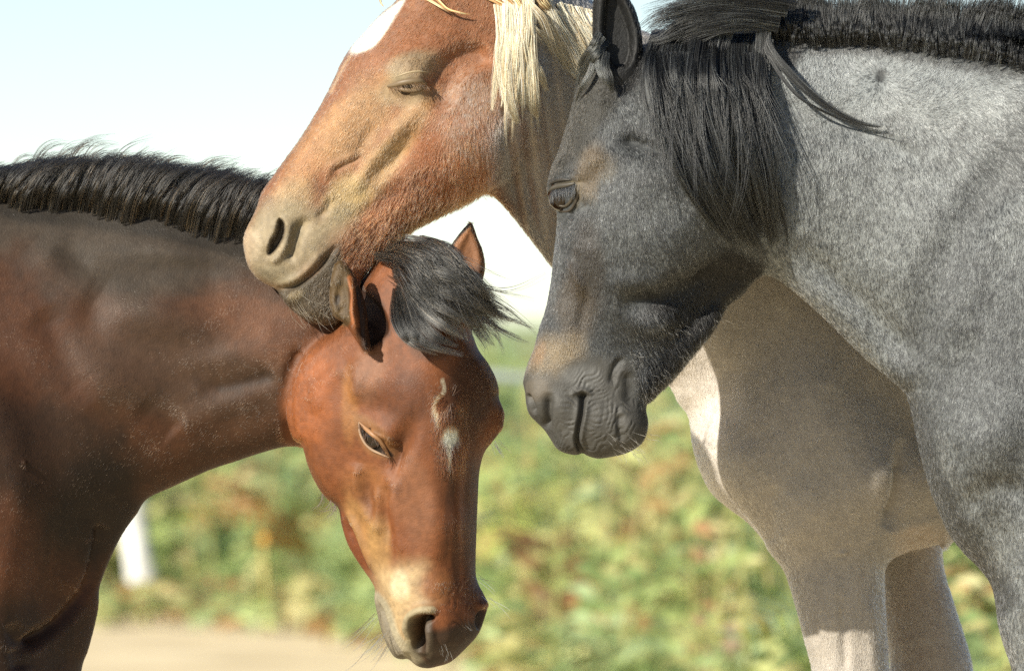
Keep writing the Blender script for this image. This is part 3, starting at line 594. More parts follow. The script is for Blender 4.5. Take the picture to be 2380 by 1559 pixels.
fo_feats = dict(gain=1.45, fine=[(880,1010,80),(1000,1440,150),(905,1430,60),(850,720,90)], rough=4, list=[
 (F_, e3(640,420), 50,30,35, 7), (F_, e3(520,180), 60,40,0,-6), (Rg, P(e3, 560,420, 700,500, 800,560, 830,680), 10, 10), (F_, e3(920,640), 24,60,28,-17), (F_, e3(860,900), 12,40,5,-8), (F_, e3(250,330), 35,60,0,4),
 (Rg, P(c5, 600,260, 590,330, 600,470, 640,570, 730,760), 14, 7), (F_, c5(655,450), 22,50,-8,-7), (Rg, P(c5, 690,400, 720,500, 720,620, 740,720), 11,6), (Rg, P(c5, 800,300, 820,450, 850,700, 900,900), 16, 6), (Rg, P(c5, 780,350, 770,560, 800,760), 12,-5),
 (Rg, P(c5, 520,560, 580,680, 640,830, 700,960), 9, 6), (Rg, P(c5, 500,590, 560,760, 620,900, 680,1000), 12,-8),
 ('pit', P(e4, 650,830, 720,750, 850,710, 965,720, 970,780, 860,830, 830,900, 840,1000, 850,1150, 800,1250, 700,1230, 655,1080), 9,-36), (Rg, P(e4, 620,1080, 590,900, 640,740, 780,660, 930,650, 1010,720), 12, 9), (Rg, P(e4, 900,830, 920,1000, 915,1150, 900,1320), 11, 9), (F_, e4(1180,1100), 28,30,0,6),
 ('pit', P(e4, 1610,740, 1690,660, 1745,680, 1720,860, 1640,960, 1600,880), 8,-22), (Rg, P(e4, 1600,640, 1700,580, 1750,600), 9,6),
 (Rg, P(e4, 110,520, 190,690, 270,930, 330,1090, 440,1270, 560,1380), 5,-11), ('wave', e4(270,760), 24,60,62, 12, 1.6, .5), ('wave', e4(440,1120), 26,40,40, 9, 1.2, .8),
 ('wave', e4(1330,560), 60,70,0, 26, 2.6, .5), (F_, c5(1090,1020), 30,26,0,5), (F_, c5(840,1040), 30,40,0,4), (Rg, P(c5, 1190,300, 1200,600, 1210,900), 16, 3), (Rg, P(c5, 1060,400, 1080,700, 1100,900), 22, 3),
 (F_, c4(700,1150), 40,60,0,8), (Rg, P(c4, 620,960, 640,1100, 630,1280), 16, 6), (Rg, P(c4, 560,1000, 420,1150, 330,1350), 22,5), (F_, c4(960,1150), 50,50,0,5),
 ('wave', c4(270,1150), 55,90,28, 22, 2.2, .6), (Rg, P(c4, 230,960, 180,1080, 165,1250, 175,1480), 14,-6, 0),
 (Rg, P(c4, 560,430, 600,560, 600,680, 640,850), 7, 9), ('pit', P(c4, 622,500, 700,545, 770,620, 825,720, 820,810, 740,880, 690,900, 650,850, 630,700), 12,-9), (F_, c4(500,580), 9,18,10,-5), (F_, c4(520,660), 7,10,0,-4), (F_, c4(490,470),12,14,0,4),
 ('pit', P(c4, 1365,150, 1300,260, 1275,380, 1300,500, 1400,520, 1430,400, 1410,260), 10,-5),
 # neck and shoulder muscles
 (Rg, P(c3, 230,640, 420,760, 600,760, 760,690, 950,690, 1100,700), 48, -7), (Rg, P(c3, 150,560, 300,700, 450,800), 50,6), (F_, c3(700,900), 150,60,10,14), (F_, c3(500,1200), 110,60,20,12), (F_, c3(820,620), 120,26,6,7), (F_, c3(420,900),40,50,0,-8), (F_, c3(330,640),60,30,30,-6), (Rg, P(c3, 190,860, 240,980, 320,1150, 420,1300), 42,-7),
 (Rg, P(c3, 900,1240, 1050,1225, 1180,1190, 1250,1160), 22,-7), (F_, c3(1000,1100), 90,30,-8,7), (Rg, P(c3, 780,1400, 900,1380, 1050,1300, 1200,1290), 34,5), (Rg, P(c3, 640,1290, 740,1390, 800,1440), 34,-5),
 (Rg, P(c8, 600,700, 560,900, 480,1100, 350,1260, 200,1360), 14,-12, 0), (Rg, P(c8, 560,620, 500,900, 380,1120), 40,6), (Rg, P(c8, 60,1250, 130,1380, 280,1320), 16,-8), (F_, c8(60,950), 50,80,0,8), (F_, c8(155,268), 5,5,0,6), (Rg, P(c8, 100,1400, 130,1559), 20,-7)])
fo_red, fo_br, fo_dk, fo_tan = lin(150,76,36)*.85, lin(96,56,34)*.85, lin(46,30,20), lin(205,165,112)*.9
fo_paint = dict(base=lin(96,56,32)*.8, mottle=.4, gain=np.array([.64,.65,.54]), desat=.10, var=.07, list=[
 ('poly', L(-350,330, 0,380, 300,420, 600,480, 640,640, 480,680, 300,720, 150,680, 0,600, -350,560), 90, lin(72,66,62), .8), (F_, (330,640), 190,40,10, lin(70,56,46), .5),  # grey upper neck: coat sheen painted in as colour
 (F_, (420,860), 260,130,10, lin(84,62,50), .7), (F_, (60,1100), 240,200,0, lin(58,38,25), .8), (F_, (220,1180), 110,160,20, lin(34,23,16), .8), (F_, (0,1260), 90,130,0, lin(128,74,48), .45), (F_, (30,1500), 260,110,0, lin(52,32,20), .85), (F_, (620,760), 170,80,20, lin(128,80,54), .45),  # dark brown shoulder, deepened by painted shade where the chest turns away
 (F_, (560,1010), 130,40,-15, lin(100,66,48), .5), (Rg and 'line', P(c3, 1000,1235, 1230,1180), 12, fo_dk, .5),
 ('line', L(-60,470, 127,492, 204,502, 356,524, 458,547, 560,572, 660,600), 34, lin(40,35,31), .75), ('poly', fo_head, 22, lin(154,86,44)*.85, .85), (F_, c4(300,1250), 60,150,10, lin(180,98,46), .55), (F_, c4(580,1300), 22,90,0, lin(185,125,68), .5), (F_, c4(720,1050), 40,80,10, lin(158,110,88), .6), (F_, c4(950,1250), 80,70,0, lin(96,52,28), .7), (F_, c4(1350,1200), 70,120,0, lin(70,40,22), .8), (F_, c4(1150,900), 60,40,0, lin(80,46,26), .7),  # dark blob on the far side of the forehead is painted shade
 (F_, c5(1300,600), 26,230,0, lin(60,34,20), .6), (F_, c5(1150,330), 36,90,0, lin(100,56,30), .7), (F_, c5(1160,520), 10,110,3, lin(58,34,20), .55), (F_, c5(1200,850), 9,110,-3, lin(62,36,22), .5), (F_, c5(940,480), 55,120,-8, lin(150,98,72), .6), (F_, c5(620,440), 60,70,0, lin(165,108,62), .5), (F_, c5(655,460), 16,45,-8, lin(130,76,40), .7),  # dark nose edge and cheek dent: shade painted into the coat
 (F_, c5(620,660), 30,95,-25, lin(190,140,86), .65), (F_, c5(730,780), 30,70,0, lin(196,150,96), .6), (Rg and 'line', P(c5, 480,600, 560,800, 680,1010), 14, lin(140,72,38), .8),
 ('poly', P(c5, 690,930, 780,900, 900,880, 1010,870, 1010,960, 990,1050, 1060,1120, 960,1180, 920,1300, 940,1420, 900,1480, 780,1330, 700,1150), 34, lin(212,180,142), .85), (F_, c5(1090,1030), 40,44,0, lin(150,92,50), .9), (F_, c5(860,1020), 24,36,0, lin(245,228,200), .6),
 ('poly', P(c5, 695,1070, 760,1100, 800,1180, 850,1330, 960,1440, 1020,1540, 900,1500, 760,1480, 690,1200), 7, lin(176,168,156), .8), (Rg and 'line', P(c5, 700,1180, 750,1320, 800,1430, 850,1470), 14, lin(120,108,98), .7),
 (Rg and 'line', P(e4, 610,1180, 590,900, 650,720, 800,640, 950,640), 9, lin(190,176,150), .75), ('poly', P(e4, 650,830, 720,750, 850,710, 975,715, 1010,790, 1010,900, 1250,830, 1500,800, 1640,660, 1760,650, 1760,900, 1400,1300, 900,1520, 750,1480, 850,1380, 700,1250, 650,1080), 14, lin(52,40,32), .9), (Rg and 'line', P(e4, 890,830, 920,1000, 915,1150, 900,1330), 8, lin(110,96,88), .7),
 ('poly', P(e3, 330,300, 450,260, 600,350, 740,460, 820,560, 840,700, 800,830, 640,800, 480,700, 390,520), 9, lin(160,112,70), .65), ('poly', P(e3, 405,350, 470,400, 570,480, 680,570, 745,690, 795,805, 660,745, 560,695, 470,605, 415,480), 2, lin(26,20,16), .95), (F_, e3(920,640), 20,50,28, lin(84,48,28), .4),  # dark patch beside the eye: brow shadow painted in
 (F_, e3(1560,530), 20,25,20, np.array([.95,.95,.95]), 1), (Rg and 'line', P(e3, 1560,620, 1545,720, 1555,900), 5, lin(235,228,215), .6), (Rg and 'line', P(e3, 1380,250, 1400,330, 1410,380), 6, lin(230,222,210), .6), (Rg and 'line', P(e3, 1370,120, 1355,200, 1370,260), 5, lin(225,215,200), .6), (Rg and 'line', P(c4, 1190,1120, 1200,1190, 1165,1230, 1145,1260), 5, lin(230,222,210), .6), (F_, e3(1660,160), 6,8,30, lin(190,130,90), .6),
 ('poly', P(c4, 460,330, 440,600, 460,700, 560,770, 600,700, 575,560, 580,400), 5, lin(98,76,48), .95), (F_, c4(500,590), 7,14,10, lin(40,28,18), .8), (Rg and 'line', P(c4, 580,450, 605,560, 600,680, 630,760), 6, lin(186,108,58), .9), ('poly', P(c4, 622,460, 700,530, 775,600, 845,740, 840,830, 740,905, 680,935, 640,860, 635,700), 9, lin(34,20,12), .9),  # near ear's dark inside: dark hair plus the ear's cast shadow painted in
 ('poly', P(c4, 1372,80, 1270,180, 1205,370, 1240,560, 1420,600, 1475,380), 5, lin(158,102,66), .95), (Rg and 'line', P(c4, 1372,90, 1285,180, 1230,270), 3.5, lin(40,28,20), .9), (Rg and 'line', P(c4, 1372,90, 1385,130, 1390,150), 3, lin(40,28,20), .8), (F_, c4(1430,440), 12,30,0, lin(70,40,26), .7)])
fo_flow = dict(v=[(150,560,.75,.3),(400,650,.9,.3),(300,900,-.8,.6),(100,1100,-.6,.7),(50,1300,-.1,1),(550,850,-.8,.5),(600,1020,-.7,.6),(720,900,-.35,.9),(760,1080,.1,1),(860,900,.05,1),(1000,820,.1,.9),(1045,1000,.0,1),(900,1200,.1,1),(1040,1250,.0,1),(950,1400,.0,1),(1080,1400,0,1),(800,1250,.2,1),(830,720,.4,.9),(1090,600,0,-1)],
 whorl=[(1050,925,45)], lift=.09, jit=.05, clump=.16, long=[(L(1010,930, 1080,930, 1075,1080, 1020,1080), 1.7)])
bare_fo = [(P(c5, 690,1080, 800,1150, 950,1150, 1080,1180, 1400,1180, 1300,1450, 1000,1560, 760,1480), .3), (P(e3, 390,330, 560,400, 720,520, 810,810, 640,790, 470,680), .2), (P(c4, 620,460, 770,590, 850,740, 840,830, 690,920, 630,700), .6)]
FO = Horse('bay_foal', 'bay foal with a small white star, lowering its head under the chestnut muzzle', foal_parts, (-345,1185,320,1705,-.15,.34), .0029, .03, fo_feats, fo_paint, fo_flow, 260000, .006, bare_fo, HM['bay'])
add_eye(FO, e3(600,540), 26, 2, [
  ('upper_eyelid', P(e3, 402,350, 465,415, 560,495, 665,580, 735,700, 795,800), 6.0, tuple(lin(140,104,72)), .8),
  ('lower_eyelid', P(e3, 400,345, 410,480, 470,610, 560,700, 660,750, 795,808), 3.4, tuple(lin(150,126,104)), .6)],
  ('upper_eyelid', 40, 26, (-.15,-.55,-.85), lin(60,46,36)))
# foal mane: stands up from the crest and leans right
fl = []
for i in range(3600):
    x = -60+700*rng.random(); k = rng.random()**.7; sl = .26+.2*math.sin(x*.019+.6)+.12*math.sin(x*.057+k*2)
    crest = np.interp(x, [0,100,200,300,400,500,640], [425,428,432,440,455,475,515]); low = np.interp(x, [0,127,204,356,458,560,640], [470,492,500,522,545,570,590])+rng.normal(0, 9)+8*math.sin(x*.03)
    top = np.interp(x, [0,60,250,300,400,500,640], [384,368,362,372,395,408,425])
    z0 = low*(1-k)+(crest+10)*k; p, n = FO.surf(x, z0); y0 = p[1]+.003
    ln_ = (low-top)*(.55+.5*rng.random())*(1-.4*k); le = sl+rng.normal(0, .1); yy = .16 if k > .6 else y0; of = .006+.016*rng.random()
    fl.append(lock([(x, z0, y0), (x+ln_*.12, z0-ln_*.5, y0-of), (x+ln_*.3*(1+le), z0-ln_*.86, (y0+yy)/2-of*.8), (x+ln_*(.55+le), z0-ln_*(1.0+.08*rng.normal()), (y0+yy)/2)], 7, [5,6,7,6], jit=1.6, clump=.2, cut=.5))
for i in range(90):
    x = 20+600*rng.random()**.9; cr_ = np.interp(x, [0,60,250,300,400,500,640], [400,390,385,395,415,428,450]); l = 22+62*rng.random()**2; cr_ += 8
    fl.append(lock([(x, cr_, .14), (x+l*.25, cr_-l*.55, .14), (x+l*.7, cr_-l*.85, .14), (x+l*1.35, cr_-l*(.75+.3*rng.random()), .15)], 8, [9,9,9,9], jit=2.0, clump=.1, cut=.5))
bundle('mane', FO, fl, lin(21,20,19), HM['dark'], .0003, var=.4, alt=lin(112,84,58), pa=.12, lvv=.14)
fl = []
def fk(n, wd, *a, **k): fl.append(lock([(*c4(a[i], a[i+1]), a[i+2]+.052) for i in range(0, len(a), 3)], n, wd, **k))
roots = [(800,300),(850,260),(900,240),(960,230),(1030,215),(870,330),(930,320),(1000,300),(870,420),(900,480)]
ends = [(1320,600),(1440,520),(1500,600),(1560,680),(1640,700),(1560,790),(1500,860),(1440,780),(1380,720),(1440,700),(1330,900)]
for i in range(46):
    r_ = roots[rng.integers(len(roots))]; e_ = ends[rng.integers(len(ends))]
    r_ = (r_[0]+rng.normal(0, 22), r_[1]+rng.normal(0, 22)); e_ = (e_[0]+rng.normal(0, 30), e_[1]+rng.normal(0, 30))
    up = np.clip((560-r_[1])/300, .1, 1)
    m1 = (r_[0]+(e_[0]-r_[0])*.3, r_[1]+(e_[1]-r_[1])*(.12+.12*(1-up))); m2 = (r_[0]+(e_[0]-r_[0])*.68, r_[1]+(e_[1]-r_[1])*.55)
    fk(70, [12,18,17,9], r_[0], r_[1], -.035, m1[0], m1[1], -.10-.02*rng.random(), m2[0], m2[1], -.115-.02*rng.random(), e_[0], e_[1], -.085, jit=1.3)
for (a, b, c, d, n) in [((890,520),(880,700),(930,820),(1010,890),90),((900,540),(910,700),(990,830),(1100,905),120),((910,500),(960,700),(1060,860),(1200,920),140),((920,470),(1010,680),(1130,830),(1290,900),140),((900,440),(1040,640),(1180,760),(1330,850),140),((890,560),(900,760),(1000,880),(1160,950),110),((900,540),(950,760),(1100,890),(1330,960),100),((880,420),(1060,560),(1220,660),(1420,760),140),((870,380),(1050,480),(1240,560),(1450,640),140),((860,340),(1040,400),(1220,440),(1430,540),130)]:
    fk(n, [12,17,15,6], *a, -.06, *b, -.125, *c, -.15, *d, -.145, jit=1.2)
for (a, b, c, d, n) in [((1300,420),(1480,500),(1650,500),(1870,400),5),((1300,500),(1450,520),(1600,560),(1800,590),5),((1350,560),(1500,660),(1650,720),(1820,790),16),((1380,640),(1500,740),(1640,830),(1780,890),12),((1420,700),(1520,790),(1560,850),(1610,960),10),((1400,520),(1540,600),(1700,720),(1860,860),8),((1200,600),(1440,700),(1560,780),(1700,860),22),((1000,190),(1150,215),(1260,260),(1400,360),30),((940,180),(1080,200),(1220,240),(1330,330),30)]:
    fk(n, [10,10,9,9], *a, -.08, *b, -.09, *c, -.08, *d, -.07, jit=2, cut=.2)
for i in range(70):
    r_ = roots[rng.integers(len(roots))]; e_ = ends[rng.integers(len(ends))]; r_ = (r_[0]+rng.normal(0, 30), r_[1]+rng.normal(0, 30)); e_ = (e_[0]-120+rng.normal(0, 90), e_[1]+rng.normal(0, 80)); q = rng.normal(0, 60)
    fk(4, [12,16,18,18], r_[0], r_[1], -.04, r_[0]*.65+e_[0]*.35+q, r_[1]*.75+e_[1]*.25-30, -.13, r_[0]*.3+e_[0]*.7+q, r_[1]*.35+e_[1]*.65, -.15, e_[0], e_[1], -.12, jit=2.5, clump=.1)
bundle('forelock', FO, fl, lin(34,34,33), HM['dark'], .0003, var=.35, alt=lin(96,84,70), pa=.10)
fl = []
for (x, z, dx, dz, l, k) in [(720,1210,-.75,.65,260,9),(760,1330,-.7,.72,330,10),(790,1410,-.65,.75,200,6),(1340,950,.85,.5,200,4),(1380,1080,.8,.6,170,3),(1270,1250,.75,.6,90,4),(1130,1400,.35,.95,80,6),(1150,1440,-.1,1,90,3),(1440,130,.6,.8,110,9)]:
    for _ in range(k):
        a = c5(x+rng.normal(0, 18), z+rng.normal(0, 18)); p, n = FO.surf(*a); l_ = l*.37*(.6+.6*rng.random()); an = math.atan2(dz, dx)+rng.normal(0, .16)
        fl.append(lock([(a[0],a[1],p[1]+.002),(a[0]+l_*.35*math.cos(an),a[1]+l_*.35*math.sin(an),p[1]-.02),(a[0]+l_*.7*math.cos(an),a[1]+l_*.7*math.sin(an),p[1]-.035),(a[0]+l_*math.cos(an+.06),a[1]+l_*math.sin(an+.06),p[1]-.04)], 1, [.3]*4, K=6))
bundle('whiskers', FO, fl, lin(196,186,166), HM['pale'], .00026, var=.3, alt=lin(70,54,40), pa=.4); fl = []
for _ in range(40):
    a = c5(*[(370,455),(420,500),(450,520)][rng.integers(3)]); p, n = FO.surf(*a); l_ = 20+rng.random()*40; an = 2.0+rng.normal(0, .5)
    fl.append(lock([(a[0],a[1],p[1]+.002),(a[0]+l_*.4*math.cos(an-.3),a[1]+l_*.4*math.sin(an-.3),p[1]),(a[0]+l_*.8*math.cos(an),a[1]+l_*.8*math.sin(an),p[1]),(a[0]+l_*math.cos(an+.4),a[1]+l_*math.sin(an+.3),p[1])], 1, [.3]*4, K=6))
bundle('throat_hair', FO, fl, lin(44,32,24), HM['dark'], .0002, var=.3)

# ================================================================== BLUE ROAN (right, in front)
bl_head = L(1446,120, 1410,128, 1380,140)+P(c2, 350,285, 310,330, 290,400, 280,470, 250,580, 215,690, 185,760, 165,830, 160,870, 175,925, 203,965, 206,1050, 195,1150, 180,1290, 157,1410)+\
 P(c6, 270,520, 240,640, 200,740, 170,830, 159,880, 172,940, 180,1020, 200,1085, 250,1140, 300,1190, 340,1250, 380,1310, 430,1340, 500,1355, 540,1347, 556,1336, 575,1356, 650,1378, 750,1366, 850,1340, 930,1290, 970,1220, 981,1130, 972,1050, 985,1000, 1040,940, 1110,880, 1200,780, 1300,660, 1400,540, 1500,380, 1600,300, 1680,210, 1732,160)+\
 L(1810,560, 1815,430, 1780,280, 1700,150, 1590,100, 1500,112)
bl_body = L(1450,130, 1500,108, 1600,66, 1750,50, 1900,60, 2100,76, 2380,112, 2600,160, 2740,300, 2760,1200, 2640,1390, 2560,1500, 2540,1660, 2405,1660)+\
 P(c7, 1350,1545, 1310,1460, 1285,1380, 1275,1300, 1250,1232, 1190,1170, 1130,1110, 1080,1040, 1040,950, 1010,870, 985,780, 965,690, 945,600, 928,545, 908,515, 830,450, 740,370, 640,270, 540,180, 450,110, 390,85)+L(1700,590, 1600,450, 1500,300)
black_parts = [
 dict(poly=bl_body, y=[(1500,300,-70),(2400,800,-40)], R=130,
  T=[(1500,250,95),(1700,400,128),(1900,400,132),(1900,650,100),(2060,800,105),(2100,300,140),(2200,700,215),(2200,1000,235),(2300,1000,280),(2400,600,265),(2700,800,320),(2400,1450,165),(2300,1250,190),(2000,90,60),(1700,580,110)]),
 dict(poly=L(2360,1000, 2330,1200, 2335,1400, 2360,1540, 2390,1660, 2560,1660, 2600,1400, 2650,1000, 2500,900), y=[(2400,1300,-110)], T=[(2400,1300,190),(2450,1600,110)], R=110, k=70),
 dict(poly=bl_head, y=[(1400,500,-80)], R=62, k=22,
  T=[(1290,450,96),(1330,520,118),(1450,450,152),(1600,500,156),(1400,250,128),(1480,180,110),(1330,700,86),(1300,800,76),(1250,900,66),(1350,950,84),(1450,960,84),(1490,850,66),(1570,770,50),(1620,720,55),(1450,700,112),(1560,640,128),(1700,640,60),(1700,600,90),(1650,350,140)]),
 dict(poly=L(1383,-20, 1378,50, 1380,100, 1388,150, 1412,190, 1440,205, 1475,180, 1492,130, 1490,80, 1478,32, 1460,-5, 1430,-60, 1400,-60), y=[(1430,100,-150)], T=[(1430,60,30),(1440,190,46)], R=26, k=18, b=.2)]
bl_feats = dict(gain=1.25, fine=[(1310,460,85),(1380,960,150),(1280,900,90)], rough=5, rough2=1.6, list=[
 (F_, c2(250,770), 30,24,-30, 11), (F_, c2(330,700), 40,30,30, 5), (Rg, P(c2, 480,640, 570,655, 660,690, 740,750), 18,-15), (F_, c2(600,780), 110,50,25, 7), (Rg, P(c2, 330,830, 350,760, 440,700, 560,720), 20,5), (Rg, P(c2, 330,900, 360,1000, 350,1130), 20,-5),
 (F_, c2(660,980), 150,150,0, 16), (Rg, P(c2, 480,1390, 600,1375, 720,1350, 850,1290, 960,1190), 28,-20), (Rg, P(c2, 430,1250, 560,1290, 720,1290), 30, 6), (F_, c6(1000,450), 60,45,0,12), (F_, c6(1350,340), 90,40,-40,-10),
 (Rg, P(c2, 265,1160, 290,1230, 320,1300, 310,1400), 8, 5), (Rg, P(c2, 240,1080, 240,1250, 225,1420), 22,-5), (Rg, P(c6, 520,210, 560,340, 540,480, 560,640), 12,-4), (Rg, P(c6, 420,40, 500,140, 520,220, 515,330), 8, 5),
 (Rg, P(c6, 340,940, 330,1050, 325,1130, 310,1190), 9,-13), (Rg, P(c6, 200,950, 225,1010, 240,1090), 6,-12), (F_, c6(260,960), 28,36,0,8), (F_, c6(410,1040), 26,40,0,8), (F_, c6(640,1120), 34,40,0,7), (F_, c6(870,1170), 46,46,0,15), (Rg, P(c6, 850,800, 865,920, 860,1060), 16,-7), (Rg, P(c6, 820,700, 760,800, 750,900), 9,-7), (Rg, P(c6, 800,1080, 790,1160, 810,1260), 8,-8),
 (Rg, P(c6, 470,965, 520,935, 565,930, 620,965), 6, 6), (Rg, P(c6, 520,975, 560,960, 600,975), 4,-8), (Rg, P(c6, 556,975, 548,1080, 528,1180, 520,1260, 548,1350), 6,-17, 0), (Rg, P(c6, 575,985, 572,1080, 548,1190, 540,1270, 565,1350), 8, 6), (Rg, P(c6, 530,990, 525,1080, 505,1190, 495,1280, 520,1345), 8, 4),
 ('wave', c6(650,1060), 34,62,82, 11, 5.5, .5), ('wave', c6(480,1060), 22,56,96, 11, 5.0, .5), ('wave', c6(590,880), 50,34,40, 10, 4.0, .7), ('wave', c6(770,1130), 40,60,25, 13, 5, 1.2), ('wave', c6(440,1250), 44,40,30, 12, 3.6, 1.6), ('wave', c6(700,1270), 60,40,60, 14, 3.4, 1.6), ('wave', c6(880,1080), 40,40,60, 14, 3, 1.4), ('wave', c6(790,860), 22,60,8, 13, 4, .8),
 (F_, e2(840,520), 26,10,-8,5), (Rg, P(e2, 960,700, 975,840, 900,1010, 840,1060), 7,-9), (Rg, P(e2, 1020,560, 1010,760, 960,950), 9, 4),
 ('pit', L(1405,0, 1400,90, 1420,150, 1462,150, 1478,90, 1455,10, 1425,-40), 10,-26),
 # neck and shoulder
 (Rg, L(1830,620, 1920,690, 2010,775, 2090,880, 2112,940), 26, 9), (Rg, L(1840,560, 1950,660, 2060,760, 2130,860), 26,-8), (Rg, L(2400,320, 2290,450, 2200,600, 2150,760, 2130,920), 58,-10), (Rg, L(2400,440, 2300,560, 2230,700, 2190,860), 40,8), (F_, (2180,520), 70,130,25,7), (F_, (2290,1050), 80,130,10,8), (Rg, L(2120,960, 2150,1100, 2210,1230), 18,-5),
 (Rg, L(1900,240, 1980,290, 2060,330, 2160,380), 22,-7), (F_, (2080,220), 120,50,5,7), (Rg, L(2240,1200, 2300,1130, 2400,1150), 30,-7), (Rg, L(2260,760, 2250,900, 2280,1020), 22,-6), (F_, (2050,178), 12,12,0,-3)])
wh = lin(145,150,150)
bl_paint = dict(base=lin(34,35,36), roan=.5, light=wh, mottle=.3, rm=.9, list=[
 ('poly', bl_head, 24, .12, 1, 'r'), (F_, c2(650,950), 150,150,0, .26, .8, 'r'), (F_, c2(560,560), 130,60,0, .30, .6, 'r'), (F_, (1940,420), 260,260,0, .52, .9, 'r'), (F_, (2080,200), 330,90,5, .70, .9, 'r'), (F_, (1930,680), 160,60,40, .5, .7, 'r'),
 (Rg and 'line', L(2420,300, 2300,440, 2210,600, 2160,780, 2120,930), 70, .24, .8, 'r'), (F_, (2300,900), 210,330,0, .24, .85, 'r'), ('line', L(2130,960, 2160,1110, 2230,1250, 2330,1390), 44, .08, .85, 'r'), (F_, (2210,560), 60,120,20, .4, .5, 'r'),
 ('line', P(c2, 430,420, 330,560, 240,700, 210,790), 42, .05, .9, 'r'), ('poly', P(c2, 300,300, 420,300, 480,450, 400,560, 330,700, 200,800, 150,850), 16, lin(40,38,32), .9, 'br'),
 ('line', P(c2, 480,640, 570,655, 660,690, 740,750), 20, .08, .7, 'r'), ('poly', P(c2, 560,1360, 760,1330, 900,1200, 1000,1130, 1140,1230, 1000,1400, 850,1560, 780,1500), 18, lin(16,15,14), .95, 'br'), ('line', P(c6, 1400,420, 1200,620, 1000,900), 30, lin(18,17,16), .85, 'br'),  # near-black jaw underside: shade painted into the coat
 (F_, c2(360,780), 34,70,15, lin(100,84,62), .6, 'br'), (F_, c2(430,760), 30,36,0, lin(90,78,60), .4), (F_, c2(300,1150), 40,160,0, .12, .8, 'r'), (F_, c2(340,1250), 44,130,0, lin(52,46,40), .6, 'br'), (F_, c6(500,400), 46,90,0, lin(64,55,44), .6, 'br'),
 ('poly', P(c6, 265,590, 400,580, 520,560, 560,620, 560,690, 480,760, 420,850, 330,900, 330,840, 200,820, 165,850, 200,740), 26, lin(120,105,82)*.9, .7, 'br'), (F_, c6(265,690), 16,36,20, lin(122,94,66), .5, 'br'), (F_, c6(420,680), 36,28,0, lin(134,118,92), .4, 'br'),
 ('poly', P(c6, 150,850, 330,850, 450,780, 560,740, 680,720, 760,800, 850,760, 900,950, 960,1040, 990,1200, 850,1350, 600,1400, 400,1330, 200,1090), 26, lin(80,78,73)*.75, .9, 'br'), (F_, c6(260,920), 34,34,0, lin(104,94,80), .5), (F_, c6(560,830), 50,30,0, lin(104,104,102), .5),
 ('line', P(e2, 600,640, 720,590, 860,575, 930,560), 3, lin(120,112,92), .9, 'br'), (F_, e2(990,700), 10,40,8, lin(104,92,68), .4, 'br'), ('poly', L(1370,-60, 1500,-60, 1505,130, 1460,215, 1410,200, 1375,140), 8, lin(12,10,9), .98, 'br'), (F_, (1515,130), 30,40,0, lin(20,20,20), .9, 'br'), (F_, (1830,120), 40,40,0, lin(22,22,22), .9, 'br'),  # near-black ear: dark hair deepened with painted interior shade
 ('line', L(1800,96, 1900,100, 2050,108, 2200,132, 2420,168), 26, lin(50,50,49), .6, 'br'), ('poly', L(1790,60, 1850,100, 2050,104, 2200,128, 2400,158, 2800,200, 2800,-60, 1790,-60), 18, lin(34,34,33), .95, 'br'), (F_, (2050,178), 13,17,0, lin(26,26,26), .8, 'br')])
bl_ear = closed_spline(L(1383,-20, 1378,50, 1380,100, 1388,150, 1412,190, 1440,200, 1475,180, 1492,130, 1490,80, 1478,32, 1460,-5, 1430,-60, 1400,-60), 4)
bl_flow = dict(keep=lambda px, pz: np.where(poly_sd(bl_ear, px, pz) > 4, .15, 1.), v=[(1290,400,-.3,.9),(1400,400,.1,1),(1600,560,.3,1),(1350,700,-.1,1),(1300,850,-.1,1),(1500,800,.5,.9),(1480,900,.3,1),(1700,600,.5,.9),(1900,400,-.1,1),(1900,700,.5,.85),(2100,400,.25,.95),(2000,560,-.05,1),(2300,300,.6,.6),(2300,700,-.15,1),(2250,1000,-.1,1),(2200,150,.5,-.8),(1950,130,.1,-1),(1430,50,0,-1)],
 whorl=[(2050,178,75)], lift=.24, long=[(P(c6, 950,420, 1250,360, 1500,380, 1200,800, 1000,1000, 900,760), 1.9)])
bare_bl = [(P(c6, 150,850, 330,850, 480,740, 680,700, 880,780, 900,950, 1000,1040, 990,1200, 850,1400, 600,1420, 380,1350, 180,1090), .22), (P(e2, 520,600, 760,540, 950,560, 980,800, 850,1050, 680,1000), .2), (L(1400,0, 1395,100, 1440,160, 1480,90, 1440,-40), .8)]
BL = Horse('roan_horse', 'dark blue roan horse with long black mane, bowing its head before the chestnut body', black_parts, (1205,2745,-65,1665,-.42,.31), .0031, -.14, bl_feats, bl_paint, bl_flow, 300000, .0065, bare_bl, HM['blk'])
add_eye(BL, e2(760,760), 36, 3, [
  ('upper_eyelid', P(e2, 545,690, 620,640, 720,612, 830,598, 930,575), 7.0, tuple(lin(62,58,50)), .2),
  ('brow_fold', P(e2, 530,600, 640,545, 760,520, 880,525), 3.6, tuple(lin(48,45,40)), -1.9),
  ('lower_eyelid', P(e2, 960,600, 930,710, 880,830, 800,910, 700,905), 4.2, tuple(lin(62,56,46)), .0),
  ('lower_eyelid_fold', P(e2, 1000,600, 985,740, 940,860, 850,980, 700,990), 4.0, tuple(lin(56,50,42)), -1.6)],
  ('upper_eyelid', 200, 34, (.08,-.3,-1), lin(40,42,44)))
fl = []
def bk(n, wd, *a, **k): fl.append(lock([(*c2(a[i], a[i+1]), a[i+2]) for i in range(0, len(a), 3)], n, wd, **k))
yb = -.19
